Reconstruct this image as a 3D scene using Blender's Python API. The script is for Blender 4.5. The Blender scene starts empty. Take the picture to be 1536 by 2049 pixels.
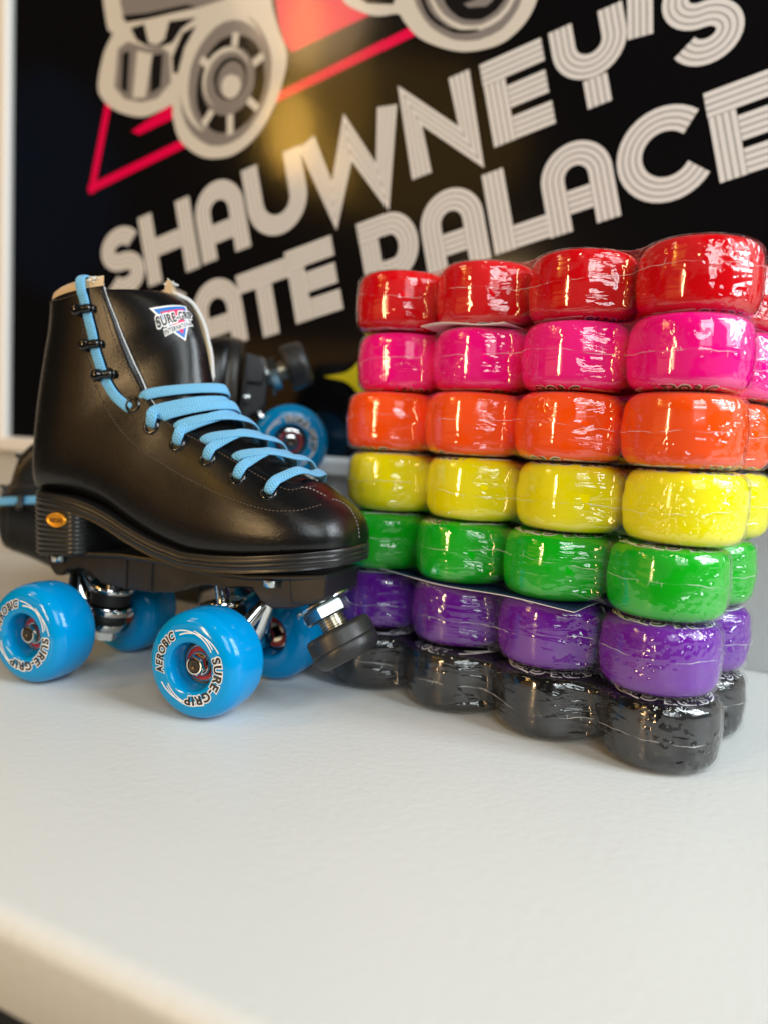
import bpy, bmesh, math, random
import numpy as np
from mathutils import Vector, Matrix

MM = 0.001
scene = bpy.context.scene
COL = scene.collection
rnd = random.Random(7)

# ------------------------------------------------------------------ camera
F_PX, PITCH, ROLL, CAM_H = 1517.66, 0.0900, 0.0530, 159.83
cam_data = bpy.data.cameras.new('camera')
cam = bpy.data.objects.new('camera', cam_data)
COL.objects.link(cam)
cam_data.sensor_fit = 'VERTICAL'
cam_data.sensor_height = 34.6
cam_data.lens = F_PX * 34.6 / 2049.0
cam_data.clip_start = 0.01
cam_data.clip_end = 50.0
cam_data.dof.use_dof = True
cam_data.dof.focus_distance = 0.405
cam_data.dof.aperture_fstop = 3.7
_fwd = Vector((0, math.cos(PITCH), -math.sin(PITCH)))
_right = Vector((1, 0, 0))
_up = _right.cross(_fwd)
_r2 = _right * math.cos(ROLL) + _up * math.sin(ROLL)
_u2 = -_right * math.sin(ROLL) + _up * math.cos(ROLL)
cam.matrix_world = Matrix(((_r2.x, _u2.x, -_fwd.x, 0), (_r2.y, _u2.y, -_fwd.y, 0),
                           (_r2.z, _u2.z, -_fwd.z, CAM_H * MM), (0, 0, 0, 1)))
scene.camera = cam

# ------------------------------------------------------------------ light and exposure
world = bpy.data.worlds.new('World')
scene.world = world
world.use_nodes = True
world.node_tree.nodes['Background'].inputs[0].default_value = (1.0, 0.86, 0.68, 1)
world.node_tree.nodes['Background'].inputs[1].default_value = 0.02

def area(name, loc, target, sx, sy, radiance, color, shape='RECTANGLE', spread=180):
    d = bpy.data.lights.new(name, 'AREA')
    d.shape = shape
    d.size, d.size_y = sx, sy
    a = sx * sy * (math.pi / 4 if shape in ('DISK', 'ELLIPSE') else 1.0)
    d.energy = radiance * a * math.pi
    d.color = color
    d.spread = math.radians(spread)
    o = bpy.data.objects.new(name, d)
    COL.objects.link(o)
    o.location = loc
    o.rotation_euler = (Vector(target) - Vector(loc)).to_track_quat('-Z', 'Y').to_euler()
    return o

def window(name, centre, target, w, hh, nx, ny, radiance, color, gap=0.05):
    """daylight through a window: one lamp per pane, mullion gaps between them"""
    q = (Vector(target) - Vector(centre)).to_track_quat('-Z', 'Y')
    pw, ph = w / nx - gap, hh / ny - gap
    for i in range(nx):
        for j in range(ny):
            off = q @ Vector(((i + .5) / nx * w - w / 2, (j + .5) / ny * hh - hh / 2, 0))
            c = Vector(centre) + off
            o = area(name, c, target, pw, ph, radiance, color)
            o.rotation_euler = q.to_euler()

TGT = (0.0, 0.5, 0.12)
COOL = (0.86, 0.95, 1.0)
window('window_daylight', (1.35, -0.30, 1.05), TGT, 0.9, 1.1, 2, 3, 16.0, COOL)
window('window_daylight_behind', (0.35, -1.7, 1.25), TGT, 0.9, 1.2, 2, 2, 7.8, (0.88, 0.97, 1.0))
# warm shop interior on the left: stand-in for a lit wooden wall, added gold glows, bulbs and a tube lamp
area('warm_room_glow', (-1.9, -0.55, 0.22), (-0.1, 0.5, 0.2), 1.2, 0.62, 0.55, (1.0, 0.48, 0.11))  # added glow in place of a lit wooden wall, mirrored in the boot
for c_, sy_, sz_, rad_ in (((-1.9, -0.27, 1.24), 0.16, 0.28, 17.0), ((-1.9, -0.31, 1.60), 0.11, 0.34, 8.0), ((-1.9, -0.47, 1.16), 0.10, 0.20, 5.0), ((-1.92, -0.38, 1.40), 0.40, 0.60, 1.8), ((-1.95, -0.85, 1.38), 0.95, 0.62, 0.7)):
    area('gold_reflection_glow', c_, (-0.1, 0.75, 0.45), sy_, sz_, rad_, (1.0, 0.55, 0.09), 'ELLIPSE')  # added ellipses shaped for the gold reflection in the poster pane
area('blue_reflection_glow', (-1.9, 0.52, 0.86), (-0.4, 0.9, 0.4), 0.34, 0.62, 0.13, (0.05, 0.35, 1.0), 'ELLIPSE')  # added light, puts a dim blue reflection on the poster's left
area('warm_tube_lamp', (-1.65, -1.15, 0.42), (0.1, 0.45, 0.15), 0.17, 0.85, 42.0, (1.0, 0.66, 0.32))
area('warm_wall_fill', (-1.15, 0.15, 1.25), (-0.45, 0.75, 0.1), 0.35, 0.35, 5.5, (1.0, 0.70, 0.42), 'DISK')  # added fill, warms the left wall and the back of the shelf
for loc in ((0.55, -0.7, 1.5), (-0.35, -0.6, 1.5), (0.15, -1.4, 1.7)):
    area('ceiling_spot_lamp', loc, TGT, 0.07, 0.07, 60.0, (1.0, 0.80, 0.52), 'DISK')

vs = scene.view_settings
vs.view_transform = 'Standard'
vs.look = 'None'
vs.exposure = 0.16
vs.gamma = 1.0
vs.use_curve_mapping = False
scene.render.engine = 'CYCLES'
cy = scene.cycles
cy.use_denoising = True
cy.max_bounces = 10
cy.diffuse_bounces = 4
cy.glossy_bounces = 5
cy.transmission_bounces = 6
cy.transparent_max_bounces = 24
cy.caustics_reflective = False
cy.caustics_refractive = False
cy.sample_clamp_indirect = 6.0

# ------------------------------------------------------------------ materials
def new_mat(name):
    m = bpy.data.materials.new(name)
    m.use_nodes = True
    nt = m.node_tree
    return m, nt, nt.nodes['Principled BSDF'], nt.nodes['Material Output']

def node(nt, t, **kw):
    n = nt.nodes.new(t)
    for k, v in kw.items():
        if k.startswith('i_'):
            n.inputs[k[2:].replace('_', ' ')].default_value = v
        else:
            setattr(n, k, v)
    return n

def principled(name, color, rough=0.5, metal=0.0, spec=0.5, coat=0.0, coat_r=0.05, bump=None, vary=0.0, sss=0.0, sheen=0.0):
    """bump = (kind, scale, strength, distance_m); vary = amount of slow roughness/colour variation"""
    m, nt, b, out = new_mat(name)
    b.inputs['Base Color'].default_value = (*color, 1)
    b.inputs['Roughness'].default_value = rough
    b.inputs['Metallic'].default_value = metal
    b.inputs['Specular IOR Level'].default_value = spec
    b.inputs['Coat Weight'].default_value = coat
    b.inputs['Coat Roughness'].default_value = coat_r
    if sheen:
        b.inputs['Sheen Weight'].default_value = sheen
    if sss:
        b.inputs['Subsurface Weight'].default_value = sss
        b.inputs['Subsurface Radius'].default_value = (0.006, 0.006, 0.006)
        b.inputs['Subsurface Scale'].default_value = 1.0
    tc = node(nt, 'ShaderNodeTexCoord')
    if vary:
        n = node(nt, 'ShaderNodeTexNoise', i_Scale=45.0, i_Detail=5.0)
        nt.links.new(tc.outputs['Object'], n.inputs['Vector'])
        mr = node(nt, 'ShaderNodeMapRange', i_To_Min=max(rough - vary, 0.02), i_To_Max=rough + vary, i_From_Min=0.3, i_From_Max=0.7)
        nt.links.new(n.outputs['Fac'], mr.inputs['Value'])
        nt.links.new(mr.outputs['Result'], b.inputs['Roughness'])
    if bump:
        kind, sc, st, dist = bump
        if kind == 'voronoi':
            t = node(nt, 'ShaderNodeTexVoronoi', i_Scale=sc, feature='DISTANCE_TO_EDGE')
            src = t.outputs['Distance']
        else:
            t = node(nt, 'ShaderNodeTexNoise', i_Scale=sc, i_Detail=6.0)
            src = t.outputs['Fac']
        nt.links.new(tc.outputs['Object'], t.inputs['Vector'])
        bp = node(nt, 'ShaderNodeBump', i_Strength=st, i_Distance=dist)
        nt.links.new(src, bp.inputs['Height'])
        nt.links.new(bp.outputs['Normal'], b.inputs['Normal'])
    return m

M = {}
M['leather'] = principled('black_leather', (0.0045, 0.0045, 0.005), 0.27, spec=0.42, bump=('noise', 1100, 0.26, 0.0005), vary=0.02)
M['lining'] = principled('tan_lining', (0.62, 0.45, 0.26), 0.9, bump=('noise', 1500, 0.5, 0.0005), sheen=0.2)
M['felt'] = principled('white_felt_edge', (0.72, 0.70, 0.66), 0.95, bump=('noise', 2500, 0.8, 0.0006), sheen=0.3)
M['sole'] = principled('black_rubber_sole', (0.014, 0.014, 0.014), 0.34, spec=0.5, bump=('noise', 700, 0.12, 0.0005), vary=0.06)
M['plate'] = principled('black_nylon_plate', (0.012, 0.012, 0.013), 0.30, bump=('noise', 1200, 0.08, 0.0004), vary=0.05)
M['stop_rubber'] = principled('toe_stop_rubber', (0.018, 0.018, 0.019), 0.42, bump=('noise', 500, 0.25, 0.0005), vary=0.08)
M['black_rubber'] = principled('cushion_rubber', (0.01, 0.01, 0.01), 0.5)
M['chrome'] = principled('chrome_steel', (0.78, 0.78, 0.76), 0.09, metal=1.0, vary=0.05)
M['zinc'] = principled('zinc_plated_steel', (0.62, 0.66, 0.66), 0.22, metal=1.0, bump=('noise', 900, 0.1, 0.0003), vary=0.06)
M['brass'] = principled('yellow_zinc_thread', (0.66, 0.62, 0.54), 0.28, metal=1.0)
M['axle'] = principled('dark_steel_axle', (0.07, 0.06, 0.05), 0.3, metal=1.0)
M['black_metal'] = principled('black_enamel_metal', (0.006, 0.006, 0.006), 0.12, spec=0.6)
M['shield'] = principled('red_bearing_shield', (0.42, 0.008, 0.014), 0.3, spec=0.5)
M['core'] = principled('black_wheel_core', (0.008, 0.008, 0.008), 0.4)
M['thread'] = principled('dark_brown_thread', (0.075, 0.05, 0.036), 0.6)
M['thread_lit'] = principled('lit_toe_thread', (0.26, 0.25, 0.24), 0.6)  # light reflections on the toe stitches put into a paler thread colour
M['gold'] = principled('gold_badge', (0.72, 0.31, 0.02), 0.32, metal=0.55, vary=0.05)
M['badge_dark'] = principled('badge_relief', (0.16, 0.07, 0.012), 0.4, metal=0.4)
M['ink_white'] = principled('white_print', (0.80, 0.80, 0.80), 0.35)
M['ink_black'] = principled('black_print', (0.008, 0.008, 0.009), 0.3)
M['logo_blue'] = principled('logo_blue', (0.02, 0.17, 0.55), 0.4)
M['logo_pink'] = principled('logo_pink', (0.75, 0.01, 0.11), 0.4)
M['card_white'] = principled('card_edge_white', (0.72, 0.72, 0.74), 0.6)
M['card_blue'] = principled('card_navy', (0.012, 0.018, 0.085), 0.35)
M['seam'] = principled('film_seam', (0.85, 0.85, 0.85), 0.3)
_nt = M['seam'].node_tree
_tc, _nz = node(_nt, 'ShaderNodeTexCoord'), node(_nt, 'ShaderNodeTexNoise', i_Scale=70.0, i_Detail=4.0)
_nt.links.new(_tc.outputs['Object'], _nz.inputs['Vector'])
_mr = node(_nt, 'ShaderNodeMapRange', i_From_Min=0.42, i_From_Max=0.60, i_To_Min=0.03, i_To_Max=0.85)
_nt.links.new(_nz.outputs['Fac'], _mr.inputs['Value'])
_nt.links.new(_mr.outputs['Result'], _nt.nodes['Principled BSDF'].inputs['Alpha'])

def urethane(name, color, rough=0.10):
    """cast urethane: clear gloss, small tone difference from wheel to wheel"""
    m = principled(name, color, rough, spec=0.32, vary=0.03, bump=('noise', 60, 0.03, 0.001))
    nt = m.node_tree
    b = nt.nodes['Principled BSDF']
    oi = node(nt, 'ShaderNodeObjectInfo')
    mr = node(nt, 'ShaderNodeMapRange', i_To_Min=0.90, i_To_Max=1.06)
    nt.links.new(oi.outputs['Random'], mr.inputs['Value'])
    hsv = node(nt, 'ShaderNodeHueSaturation', i_Color=(*color, 1))
    nt.links.new(mr.outputs['Result'], hsv.inputs['Value'])
    nt.links.new(hsv.outputs['Color'], b.inputs['Base Color'])
    return m
URE = {
    'blue': urethane('blue_urethane', (0.0, 0.28, 0.64)),
    'red': urethane('red_urethane', (0.66, 0.0, 0.004)),
    'pink': urethane('pink_urethane', (1.0, 0.002, 0.27)),
    'orange': urethane('orange_urethane', (1.0, 0.085, 0.002)),
    'yellow': urethane('yellow_urethane', (0.86, 0.80, 0.0)),
    'green': urethane('green_urethane', (0.003, 0.42, 0.008)),
    'purple': urethane('purple_urethane', (0.13, 0.006, 0.31)),
    'black': urethane('black_urethane', (0.006, 0.006, 0.007)),
}

def lace_material():
    m, nt, b, out = new_mat('blue_braided_lace')
    uv = node(nt, 'ShaderNodeUVMap')
    sep = node(nt, 'ShaderNodeSeparateXYZ')
    nt.links.new(uv.outputs['UV'], sep.inputs[0])
    ab = node(nt, 'ShaderNodeMath', operation='PINGPONG')
    ab.inputs[1].default_value = 0.25
    nt.links.new(sep.outputs['Y'], ab.inputs[0])
    mu = node(nt, 'ShaderNodeMath', operation='MULTIPLY_ADD')
    nt.links.new(ab.outputs[0], mu.inputs[0])
    mu.inputs[1].default_value = 6.0
    nt.links.new(sep.outputs['X'], mu.inputs[2])
    fr = node(nt, 'ShaderNodeMath', operation='SINE')
    sc = node(nt, 'ShaderNodeMath', operation='MULTIPLY')
    sc.inputs[1].default_value = 6.2832 / 1.7
    nt.links.new(mu.outputs[0], sc.inputs[0])
    nt.links.new(sc.outputs[0], fr.inputs[0])
    s2 = node(nt, 'ShaderNodeMath', operation='MULTIPLY')
    s2.inputs[1].default_value = 6.2832 * 8
    nt.links.new(sep.outputs['Y'], s2.inputs[0])
    f2 = node(nt, 'ShaderNodeMath', operation='SINE')
    nt.links.new(s2.outputs[0], f2.inputs[0])
    pr = node(nt, 'ShaderNodeMath', operation='MULTIPLY_ADD')
    nt.links.new(f2.outputs[0], pr.inputs[0])
    pr.inputs[1].default_value = 0.45
    nt.links.new(fr.outputs[0], pr.inputs[2])
    mr = node(nt, 'ShaderNodeMapRange', i_From_Min=-1.4, i_From_Max=1.2)
    nt.links.new(pr.outputs[0], mr.inputs['Value'])
    mix = node(nt, 'ShaderNodeMix', data_type='RGBA')
    mix.inputs[6].default_value = (0.07, 0.33, 0.62, 1)
    mix.inputs[7].default_value = (0.22, 0.58, 0.88, 1)
    nt.links.new(mr.outputs['Result'], mix.inputs[0])
    nt.links.new(mix.outputs[2], b.inputs['Base Color'])
    b.inputs['Roughness'].default_value = 0.75
    b.inputs['Sheen Weight'].default_value = 0.15
    bp = node(nt, 'ShaderNodeBump', i_Strength=0.8, i_Distance=0.0005)
    nt.links.new(mr.outputs['Result'], bp.inputs['Height'])
    nt.links.new(bp.outputs['Normal'], b.inputs['Normal'])
    return m
M['lace'] = lace_material()

def film_material():
    """clear shrink wrap: see-through sheet with a strong uneven sheen, wrinkles and trapped bubbles"""
    m, nt, b, out = new_mat('shrink_wrap_film')
    nt.nodes.remove(b)
    tc = node(nt, 'ShaderNodeTexCoord')
    oi = node(nt, 'ShaderNodeObjectInfo')
    add = node(nt, 'ShaderNodeVectorMath', operation='MULTIPLY_ADD')
    cmb = node(nt, 'ShaderNodeCombineXYZ')
    for i in range(3):
        nt.links.new(oi.outputs['Random'], cmb.inputs[i])
    nt.links.new(cmb.outputs[0], add.inputs[0])
    add.inputs[1].default_value = (3.1, 5.7, 2.3)
    nt.links.new(tc.outputs['Object'], add.inputs[2])
    # tension wrinkles (stretched noise)
    mp = node(nt, 'ShaderNodeMapping')
    mp.inputs['Scale'].default_value = (22, 22, 90)
    mp.inputs['Rotation'].default_value = (0.3, 0.35, 0.2)
    nt.links.new(add.outputs[0], mp.inputs['Vector'])
    w = node(nt, 'ShaderNodeTexNoise', i_Scale=1.0, i_Detail=3.0, i_Distortion=1.2)
    nt.links.new(mp.outputs[0], w.inputs['Vector'])
    # bubbles where the film clings, thickest at the near end of the pack
    v = node(nt, 'ShaderNodeTexVoronoi', i_Scale=300.0, feature='SMOOTH_F1')
    nt.links.new(add.outputs[0], v.inputs['Vector'])
    msk = node(nt, 'ShaderNodeTexNoise', i_Scale=30.0, i_Detail=3.0)
    nt.links.new(add.outputs[0], msk.inputs['Vector'])
    sep = node(nt, 'ShaderNodeSeparateXYZ')
    nt.links.new(tc.outputs['Object'], sep.inputs[0])
    end = node(nt, 'ShaderNodeMapRange', i_From_Min=0.06, i_From_Max=0.125, i_To_Min=0.0, i_To_Max=0.17)
    nt.links.new(sep.outputs['X'], end.inputs['Value'])
    ms = node(nt, 'ShaderNodeMath', operation='ADD')
    nt.links.new(msk.outputs['Fac'], ms.inputs[0])
    nt.links.new(end.outputs['Result'], ms.inputs[1])
    mskr = node(nt, 'ShaderNodeMapRange', i_From_Min=0.60, i_From_Max=0.70)
    nt.links.new(ms.outputs[0], mskr.inputs['Value'])
    vb = node(nt, 'ShaderNodeMath', operation='MULTIPLY')
    nt.links.new(v.outputs['Distance'], vb.inputs[0])
    nt.links.new(mskr.outputs['Result'], vb.inputs[1])
    # hard crease lines pulled across the sheet
    mp2 = node(nt, 'ShaderNodeMapping')
    mp2.inputs['Scale'].default_value = (14, 14, 60)
    mp2.inputs['Rotation'].default_value = (-0.5, 0.9, 0.4)
    nt.links.new(add.outputs[0], mp2.inputs['Vector'])
    cr = node(nt, 'ShaderNodeTexVoronoi', i_Scale=1.6, feature='DISTANCE_TO_EDGE')
    nt.links.new(mp2.outputs[0], cr.inputs['Vector'])
    crr = node(nt, 'ShaderNodeMapRange', i_From_Min=0.0, i_From_Max=0.09)
    nt.links.new(cr.outputs['Distance'], crr.inputs['Value'])
    # the sheet is smooth where it lies on a wheel and creased where it is slack between wheels
    uvn = node(nt, 'ShaderNodeUVMap')
    su = node(nt, 'ShaderNodeSeparateXYZ')
    nt.links.new(uvn.outputs['UV'], su.inputs[0])
    sl = node(nt, 'ShaderNodeMapRange', i_From_Min=0.0, i_From_Max=0.5, i_To_Min=0.10, i_To_Max=0.75)
    nt.links.new(su.outputs['X'], sl.inputs['Value'])
    b1 = node(nt, 'ShaderNodeBump', i_Distance=0.0035)
    nt.links.new(sl.outputs['Result'], b1.inputs['Strength'])
    nt.links.new(w.outputs['Fac'], b1.inputs['Height'])
    b0 = node(nt, 'ShaderNodeBump', i_Strength=0.10, i_Distance=0.0012)
    nt.links.new(crr.outputs['Result'], b0.inputs['Height'])
    nt.links.new(b1.outputs['Normal'], b0.inputs['Normal'])
    b2 = node(nt, 'ShaderNodeBump', i_Strength=0.55, i_Distance=0.0026)
    nt.links.new(vb.outputs[0], b2.inputs['Height'])
    nt.links.new(b0.outputs['Normal'], b2.inputs['Normal'])
    gl = node(nt, 'ShaderNodeBsdfGlossy')
    gl.inputs['Color'].default_value = (1, 1, 1, 1)
    gl.inputs['Roughness'].default_value = 0.045
    nt.links.new(b2.outputs['Normal'], gl.inputs['Normal'])
    tr = node(nt, 'ShaderNodeBsdfTransparent')
    tr.inputs['Color'].default_value = (0.98, 0.98, 0.98, 1)
    # faint milkiness, patchy
    df = node(nt, 'ShaderNodeBsdfDiffuse')
    df.inputs['Color'].default_value = (0.85, 0.86, 0.88, 1)
    pn = node(nt, 'ShaderNodeTexNoise', i_Scale=52.0, i_Detail=7.0, i_Roughness=0.62)
    nt.links.new(add.outputs[0], pn.inputs['Vector'])
    hz = node(nt, 'ShaderNodeMapRange', i_From_Min=0.455, i_From_Max=0.475, i_To_Min=0.002, i_To_Max=0.018)
    nt.links.new(pn.outputs['Fac'], hz.inputs['Value'])
    m0 = node(nt, 'ShaderNodeMixShader')
    nt.links.new(hz.outputs['Result'], m0.inputs[0])
    nt.links.new(tr.outputs[0], m0.inputs[1])
    nt.links.new(df.outputs[0], m0.inputs[2])
    lw = node(nt, 'ShaderNodeLayerWeight', i_Blend=0.5)
    nt.links.new(b2.outputs['Normal'], lw.inputs['Normal'])
    pw = node(nt, 'ShaderNodeMath', operation='POWER')
    pw.inputs[1].default_value = 4.0
    nt.links.new(lw.outputs['Facing'], pw.inputs[0])
    fac = node(nt, 'ShaderNodeMath', operation='MULTIPLY_ADD')
    nt.links.new(pw.outputs[0], fac.inputs[0])
    fac.inputs[1].default_value = 0.5
    fac.inputs[2].default_value = 0.06
    mx = node(nt, 'ShaderNodeMixShader')
    nt.links.new(fac.outputs[0], mx.inputs[0])
    nt.links.new(m0.outputs[0], mx.inputs[1])
    nt.links.new(gl.outputs[0], mx.inputs[2])
    nt.links.new(mx.outputs[0], out.inputs['Surface'])
    return m
M['film'] = film_material()

def pane_material():
    m, nt, b, out = new_mat('glossy_picture_pane')
    nt.nodes.remove(b)
    gl = node(nt, 'ShaderNodeBsdfGlossy')
    gl.inputs['Roughness'].default_value = 0.11
    tr = node(nt, 'ShaderNodeBsdfTransparent')
    tr.inputs['Color'].default_value = (0.96, 0.96, 0.96, 1)
    lw = node(nt, 'ShaderNodeLayerWeight', i_Blend=0.5)
    pw = node(nt, 'ShaderNodeMath', operation='POWER')
    pw.inputs[1].default_value = 4.5
    nt.links.new(lw.outputs['Facing'], pw.inputs[0])
    fac = node(nt, 'ShaderNodeMath', operation='MULTIPLY_ADD')
    nt.links.new(pw.outputs[0], fac.inputs[0])
    fac.inputs[1].default_value = 0.8
    fac.inputs[2].default_value = 0.038
    mx = node(nt, 'ShaderNodeMixShader')
    nt.links.new(fac.outputs[0], mx.inputs[0])
    nt.links.new(tr.outputs[0], mx.inputs[1])
    nt.links.new(gl.outputs[0], mx.inputs[2])
    nt.links.new(mx.outputs[0], out.inputs['Surface'])
    return m
M['pane'] = pane_material()

def shelf_material():
    m = principled('white_laminate_shelf', (0.66, 0.67, 0.65), 0.40, spec=0.4, bump=('noise', 240, 0.32, 0.0009))
    nt = m.node_tree
    b = nt.nodes['Principled BSDF']
    tc = node(nt, 'ShaderNodeTexCoord')
    n = node(nt, 'ShaderNodeTexNoise', i_Scale=9.0, i_Detail=8.0)
    nt.links.new(tc.outputs['Object'], n.inputs['Vector'])
    s = node(nt, 'ShaderNodeTexNoise', i_Scale=420.0, i_Detail=2.0)
    nt.links.new(tc.outputs['Object'], s.inputs['Vector'])
    sr = node(nt, 'ShaderNodeMapRange', i_From_Min=0.735, i_From_Max=0.80)
    nt.links.new(s.outputs['Fac'], sr.inputs['Value'])
    mix = node(nt, 'ShaderNodeMix', data_type='RGBA')
    mix.inputs[6].default_value = (0.65, 0.66, 0.64, 1)
    mix.inputs[7].default_value = (0.685, 0.695, 0.675, 1)
    nt.links.new(n.outputs['Fac'], mix.inputs[0])
    mx2 = node(nt, 'ShaderNodeMix', data_type='RGBA')
    mx2.inputs[7].default_value = (0.52, 0.51, 0.49, 1)
    nt.links.new(mix.outputs[2], mx2.inputs[6])
    nt.links.new(sr.outputs['Result'], mx2.inputs[0])
    nt.links.new(mx2.outputs[2], b.inputs['Base Color'])
    return m
M['shelf'] = shelf_material()
M['wall'] = principled('grey_painted_wall', (0.46, 0.46, 0.46), 0.7, bump=('noise', 180, 0.25, 0.001))
M['frame'] = principled('white_picture_frame', (0.74, 0.72, 0.69), 0.4, vary=0.05)
M['poster_black'] = principled('black_poster_print', (0.004, 0.004, 0.005), 0.5, spec=0.0)
M['poster_pink'] = principled('pink_poster_print', (0.90, 0.002, 0.085), 0.5, spec=0.0)
M['poster_cream'] = principled('cream_poster_print', (0.74, 0.72, 0.68), 0.5, spec=0.0)
M['poster_grey'] = principled('grey_poster_print', (0.27, 0.25, 0.25), 0.5, spec=0.0)
M['poster_ink'] = principled('dark_poster_print', (0.012, 0.011, 0.012), 0.5, spec=0.0)
M['poster_yellow'] = principled('yellow_poster_print', (0.82, 0.66, 0.02), 0.5, spec=0.0)
M['poster_white'] = principled('white_poster_lettering', (0.80, 0.80, 0.82), 0.5, spec=0.0)
M['poster_line'] = principled('grey_poster_inline', (0.20, 0.20, 0.21), 0.5, spec=0.0)

# ------------------------------------------------------------------ mesh helpers (millimetre input)
class MB:
    def __init__(self):
        self.v, self.f, self.m, self.uv, self.sm = [], [], [], {}, []
    def add(self, verts, faces, mi=0, smooth=True, uvs=None):
        b = len(self.v)
        self.v += [tuple(p) for p in verts]
        for k, f in enumerate(faces):
            self.f.append(tuple(b + i for i in f))
            self.m.append(mi)
            self.sm.append(smooth)
            if uvs:
                self.uv[len(self.f) - 1] = uvs[k]
        return self
    def box(self, lo, hi, mi=0):
        x0, y0, z0 = lo
        x1, y1, z1 = hi
        v = [(x0, y0, z0), (x1, y0, z0), (x1, y1, z0), (x0, y1, z0), (x0, y0, z1), (x1, y0, z1), (x1, y1, z1), (x0, y1, z1)]
        return self.add(v, [(0, 3, 2, 1), (4, 5, 6, 7), (0, 1, 5, 4), (1, 2, 6, 5), (2, 3, 7, 6), (3, 0, 4, 7)], mi, False)
    def lathe(self, prof, origin=(0, 0, 0), axis=(0, 0, 1), n=48, mi=0, closed=False, smooth=True):
        """prof: (radius, height along axis) list"""
        a = Vector(axis).normalized()
        x = a.orthogonal().normalized()
        y = a.cross(x)
        o = Vector(origin)
        vs, fs = [], []
        for r, h in prof:
            for k in range(n):
                t = 2 * math.pi * k / n
                vs.append(o + a * h + (x * math.cos(t) + y * math.sin(t)) * r)
        m = len(prof)
        rng = range(m) if closed else range(m - 1)
        for i in rng:
            j = (i + 1) % m
            for k in range(n):
                k2 = (k + 1) % n
                fs.append((i * n + k, i * n + k2, j * n + k2, j * n + k))
        return self.add(vs, fs, mi, smooth)
    def tube(self, pts, r, n=10, mi=0, caps=True):
        pts = [Vector(p) for p in pts]
        vs, fs = [], []
        prev = None
        for i, p in enumerate(pts):
            t = (pts[min(i + 1, len(pts) - 1)] - pts[max(i - 1, 0)]).normalized()
            if prev is None:
                x = t.orthogonal().normalized()
            else:
                x = (prev - t * prev.dot(t)).normalized()
            prev = x
            y = t.cross(x)
            rr = r[i] if isinstance(r, (list, tuple)) else r
            for k in range(n):
                a = 2 * math.pi * k / n
                vs.append(p + (x * math.cos(a) + y * math.sin(a)) * rr)
        for i in range(len(pts) - 1):
            for k in range(n):
                k2 = (k + 1) % n
                fs.append((i * n + k, i * n + k2, (i + 1) * n + k2, (i + 1) * n + k))
        if caps:
            fs.append(tuple(reversed(range(n))))
            fs.append(tuple(range((len(pts) - 1) * n, len(pts) * n)))
        return self.add(vs, fs, mi)
    def prism(self, poly, y0, y1, mi=0, smooth=False):
        """poly in (x, z), extruded along y"""
        n = len(poly)
        vs = [(x, y0, z) for x, z in poly] + [(x, y1, z) for x, z in poly]
        fs = [tuple(range(n)), tuple(range(2 * n - 1, n - 1, -1))]
        fs += [(k, k + n, (k + 1) % n + n, (k + 1) % n) for k in range(n)]
        return self.add(vs, fs, mi, smooth)
    def build(self, name, mats, parent=None, weld=0.0, sharp=None, recalc=True, loc=None):
        me = bpy.data.meshes.new(name)
        me.from_pydata([(x * MM, y * MM, z * MM) for x, y, z in self.v], [], self.f)
        for mt in (mats if isinstance(mats, (list, tuple)) else [mats]):
            me.materials.append(mt)
        me.polygons.foreach_set('material_index', self.m)
        me.polygons.foreach_set('use_smooth', self.sm)
        if self.uv:
            uvl = me.uv_layers.new(name='UVMap')
            for pi, u in self.uv.items():
                for li, c in zip(me.polygons[pi].loop_indices, u):
                    uvl.data[li].uv = c
        bm = bmesh.new()
        bm.from_mesh(me)
        if weld:
            bmesh.ops.remove_doubles(bm, verts=bm.verts, dist=weld * MM)
        if recalc:
            bmesh.ops.recalc_face_normals(bm, faces=bm.faces)
        if sharp:
            for e in bm.edges:
                if len(e.link_faces) == 2 and e.calc_face_angle(0) > math.radians(sharp):
                    e.smooth = False
        bm.to_mesh(me)
        bm.free()
        me.update()
        o = bpy.data.objects.new(name, me)
        COL.objects.link(o)
        if parent is not None:
            o.parent = parent
        if loc is not None:
            o.location = [c * MM for c in loc]
        return o

def bevel(o, w, seg=2, angle=35):
    b = o.modifiers.new('bevel', 'BEVEL')
    b.width = w * MM
    b.segments = seg
    b.limit_method = 'ANGLE'
    b.angle_limit = math.radians(angle)
    b.harden_normals = False
    return o

def thing(name, label, cat, group=None):
    o = bpy.data.objects.new(name, None)
    o.empty_display_size = 0.02
    COL.objects.link(o)
    o['label'] = label
    o['category'] = cat
    if group:
        o['group'] = group
    return o

def copy_tree(o, parent=None):
    c = o.copy()
    COL.objects.link(c)
    if parent is not None:
        c.parent = parent
    for ch in list(o.children):
        copy_tree(ch, c)
    return c

def catmull(pts, n):
    """resample a list of equal-length tuples through a Catmull-Rom spline, n samples"""
    P = np.array(pts, float)
    m = len(P)
    out = []
    for t in np.linspace(0, m - 1, n):
        i = min(int(t), m - 2)
        f = t - i
        p0, p1, p2, p3 = P[max(i - 1, 0)], P[i], P[i + 1], P[min(i + 2, m - 1)]
        out.append(0.5 * ((2 * p1) + (-p0 + p2) * f + (2 * p0 - 5 * p1 + 4 * p2 - p3) * f * f + (-p0 + 3 * p1 - 3 * p2 + p3) * f ** 3))
    return np.array(out)

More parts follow.
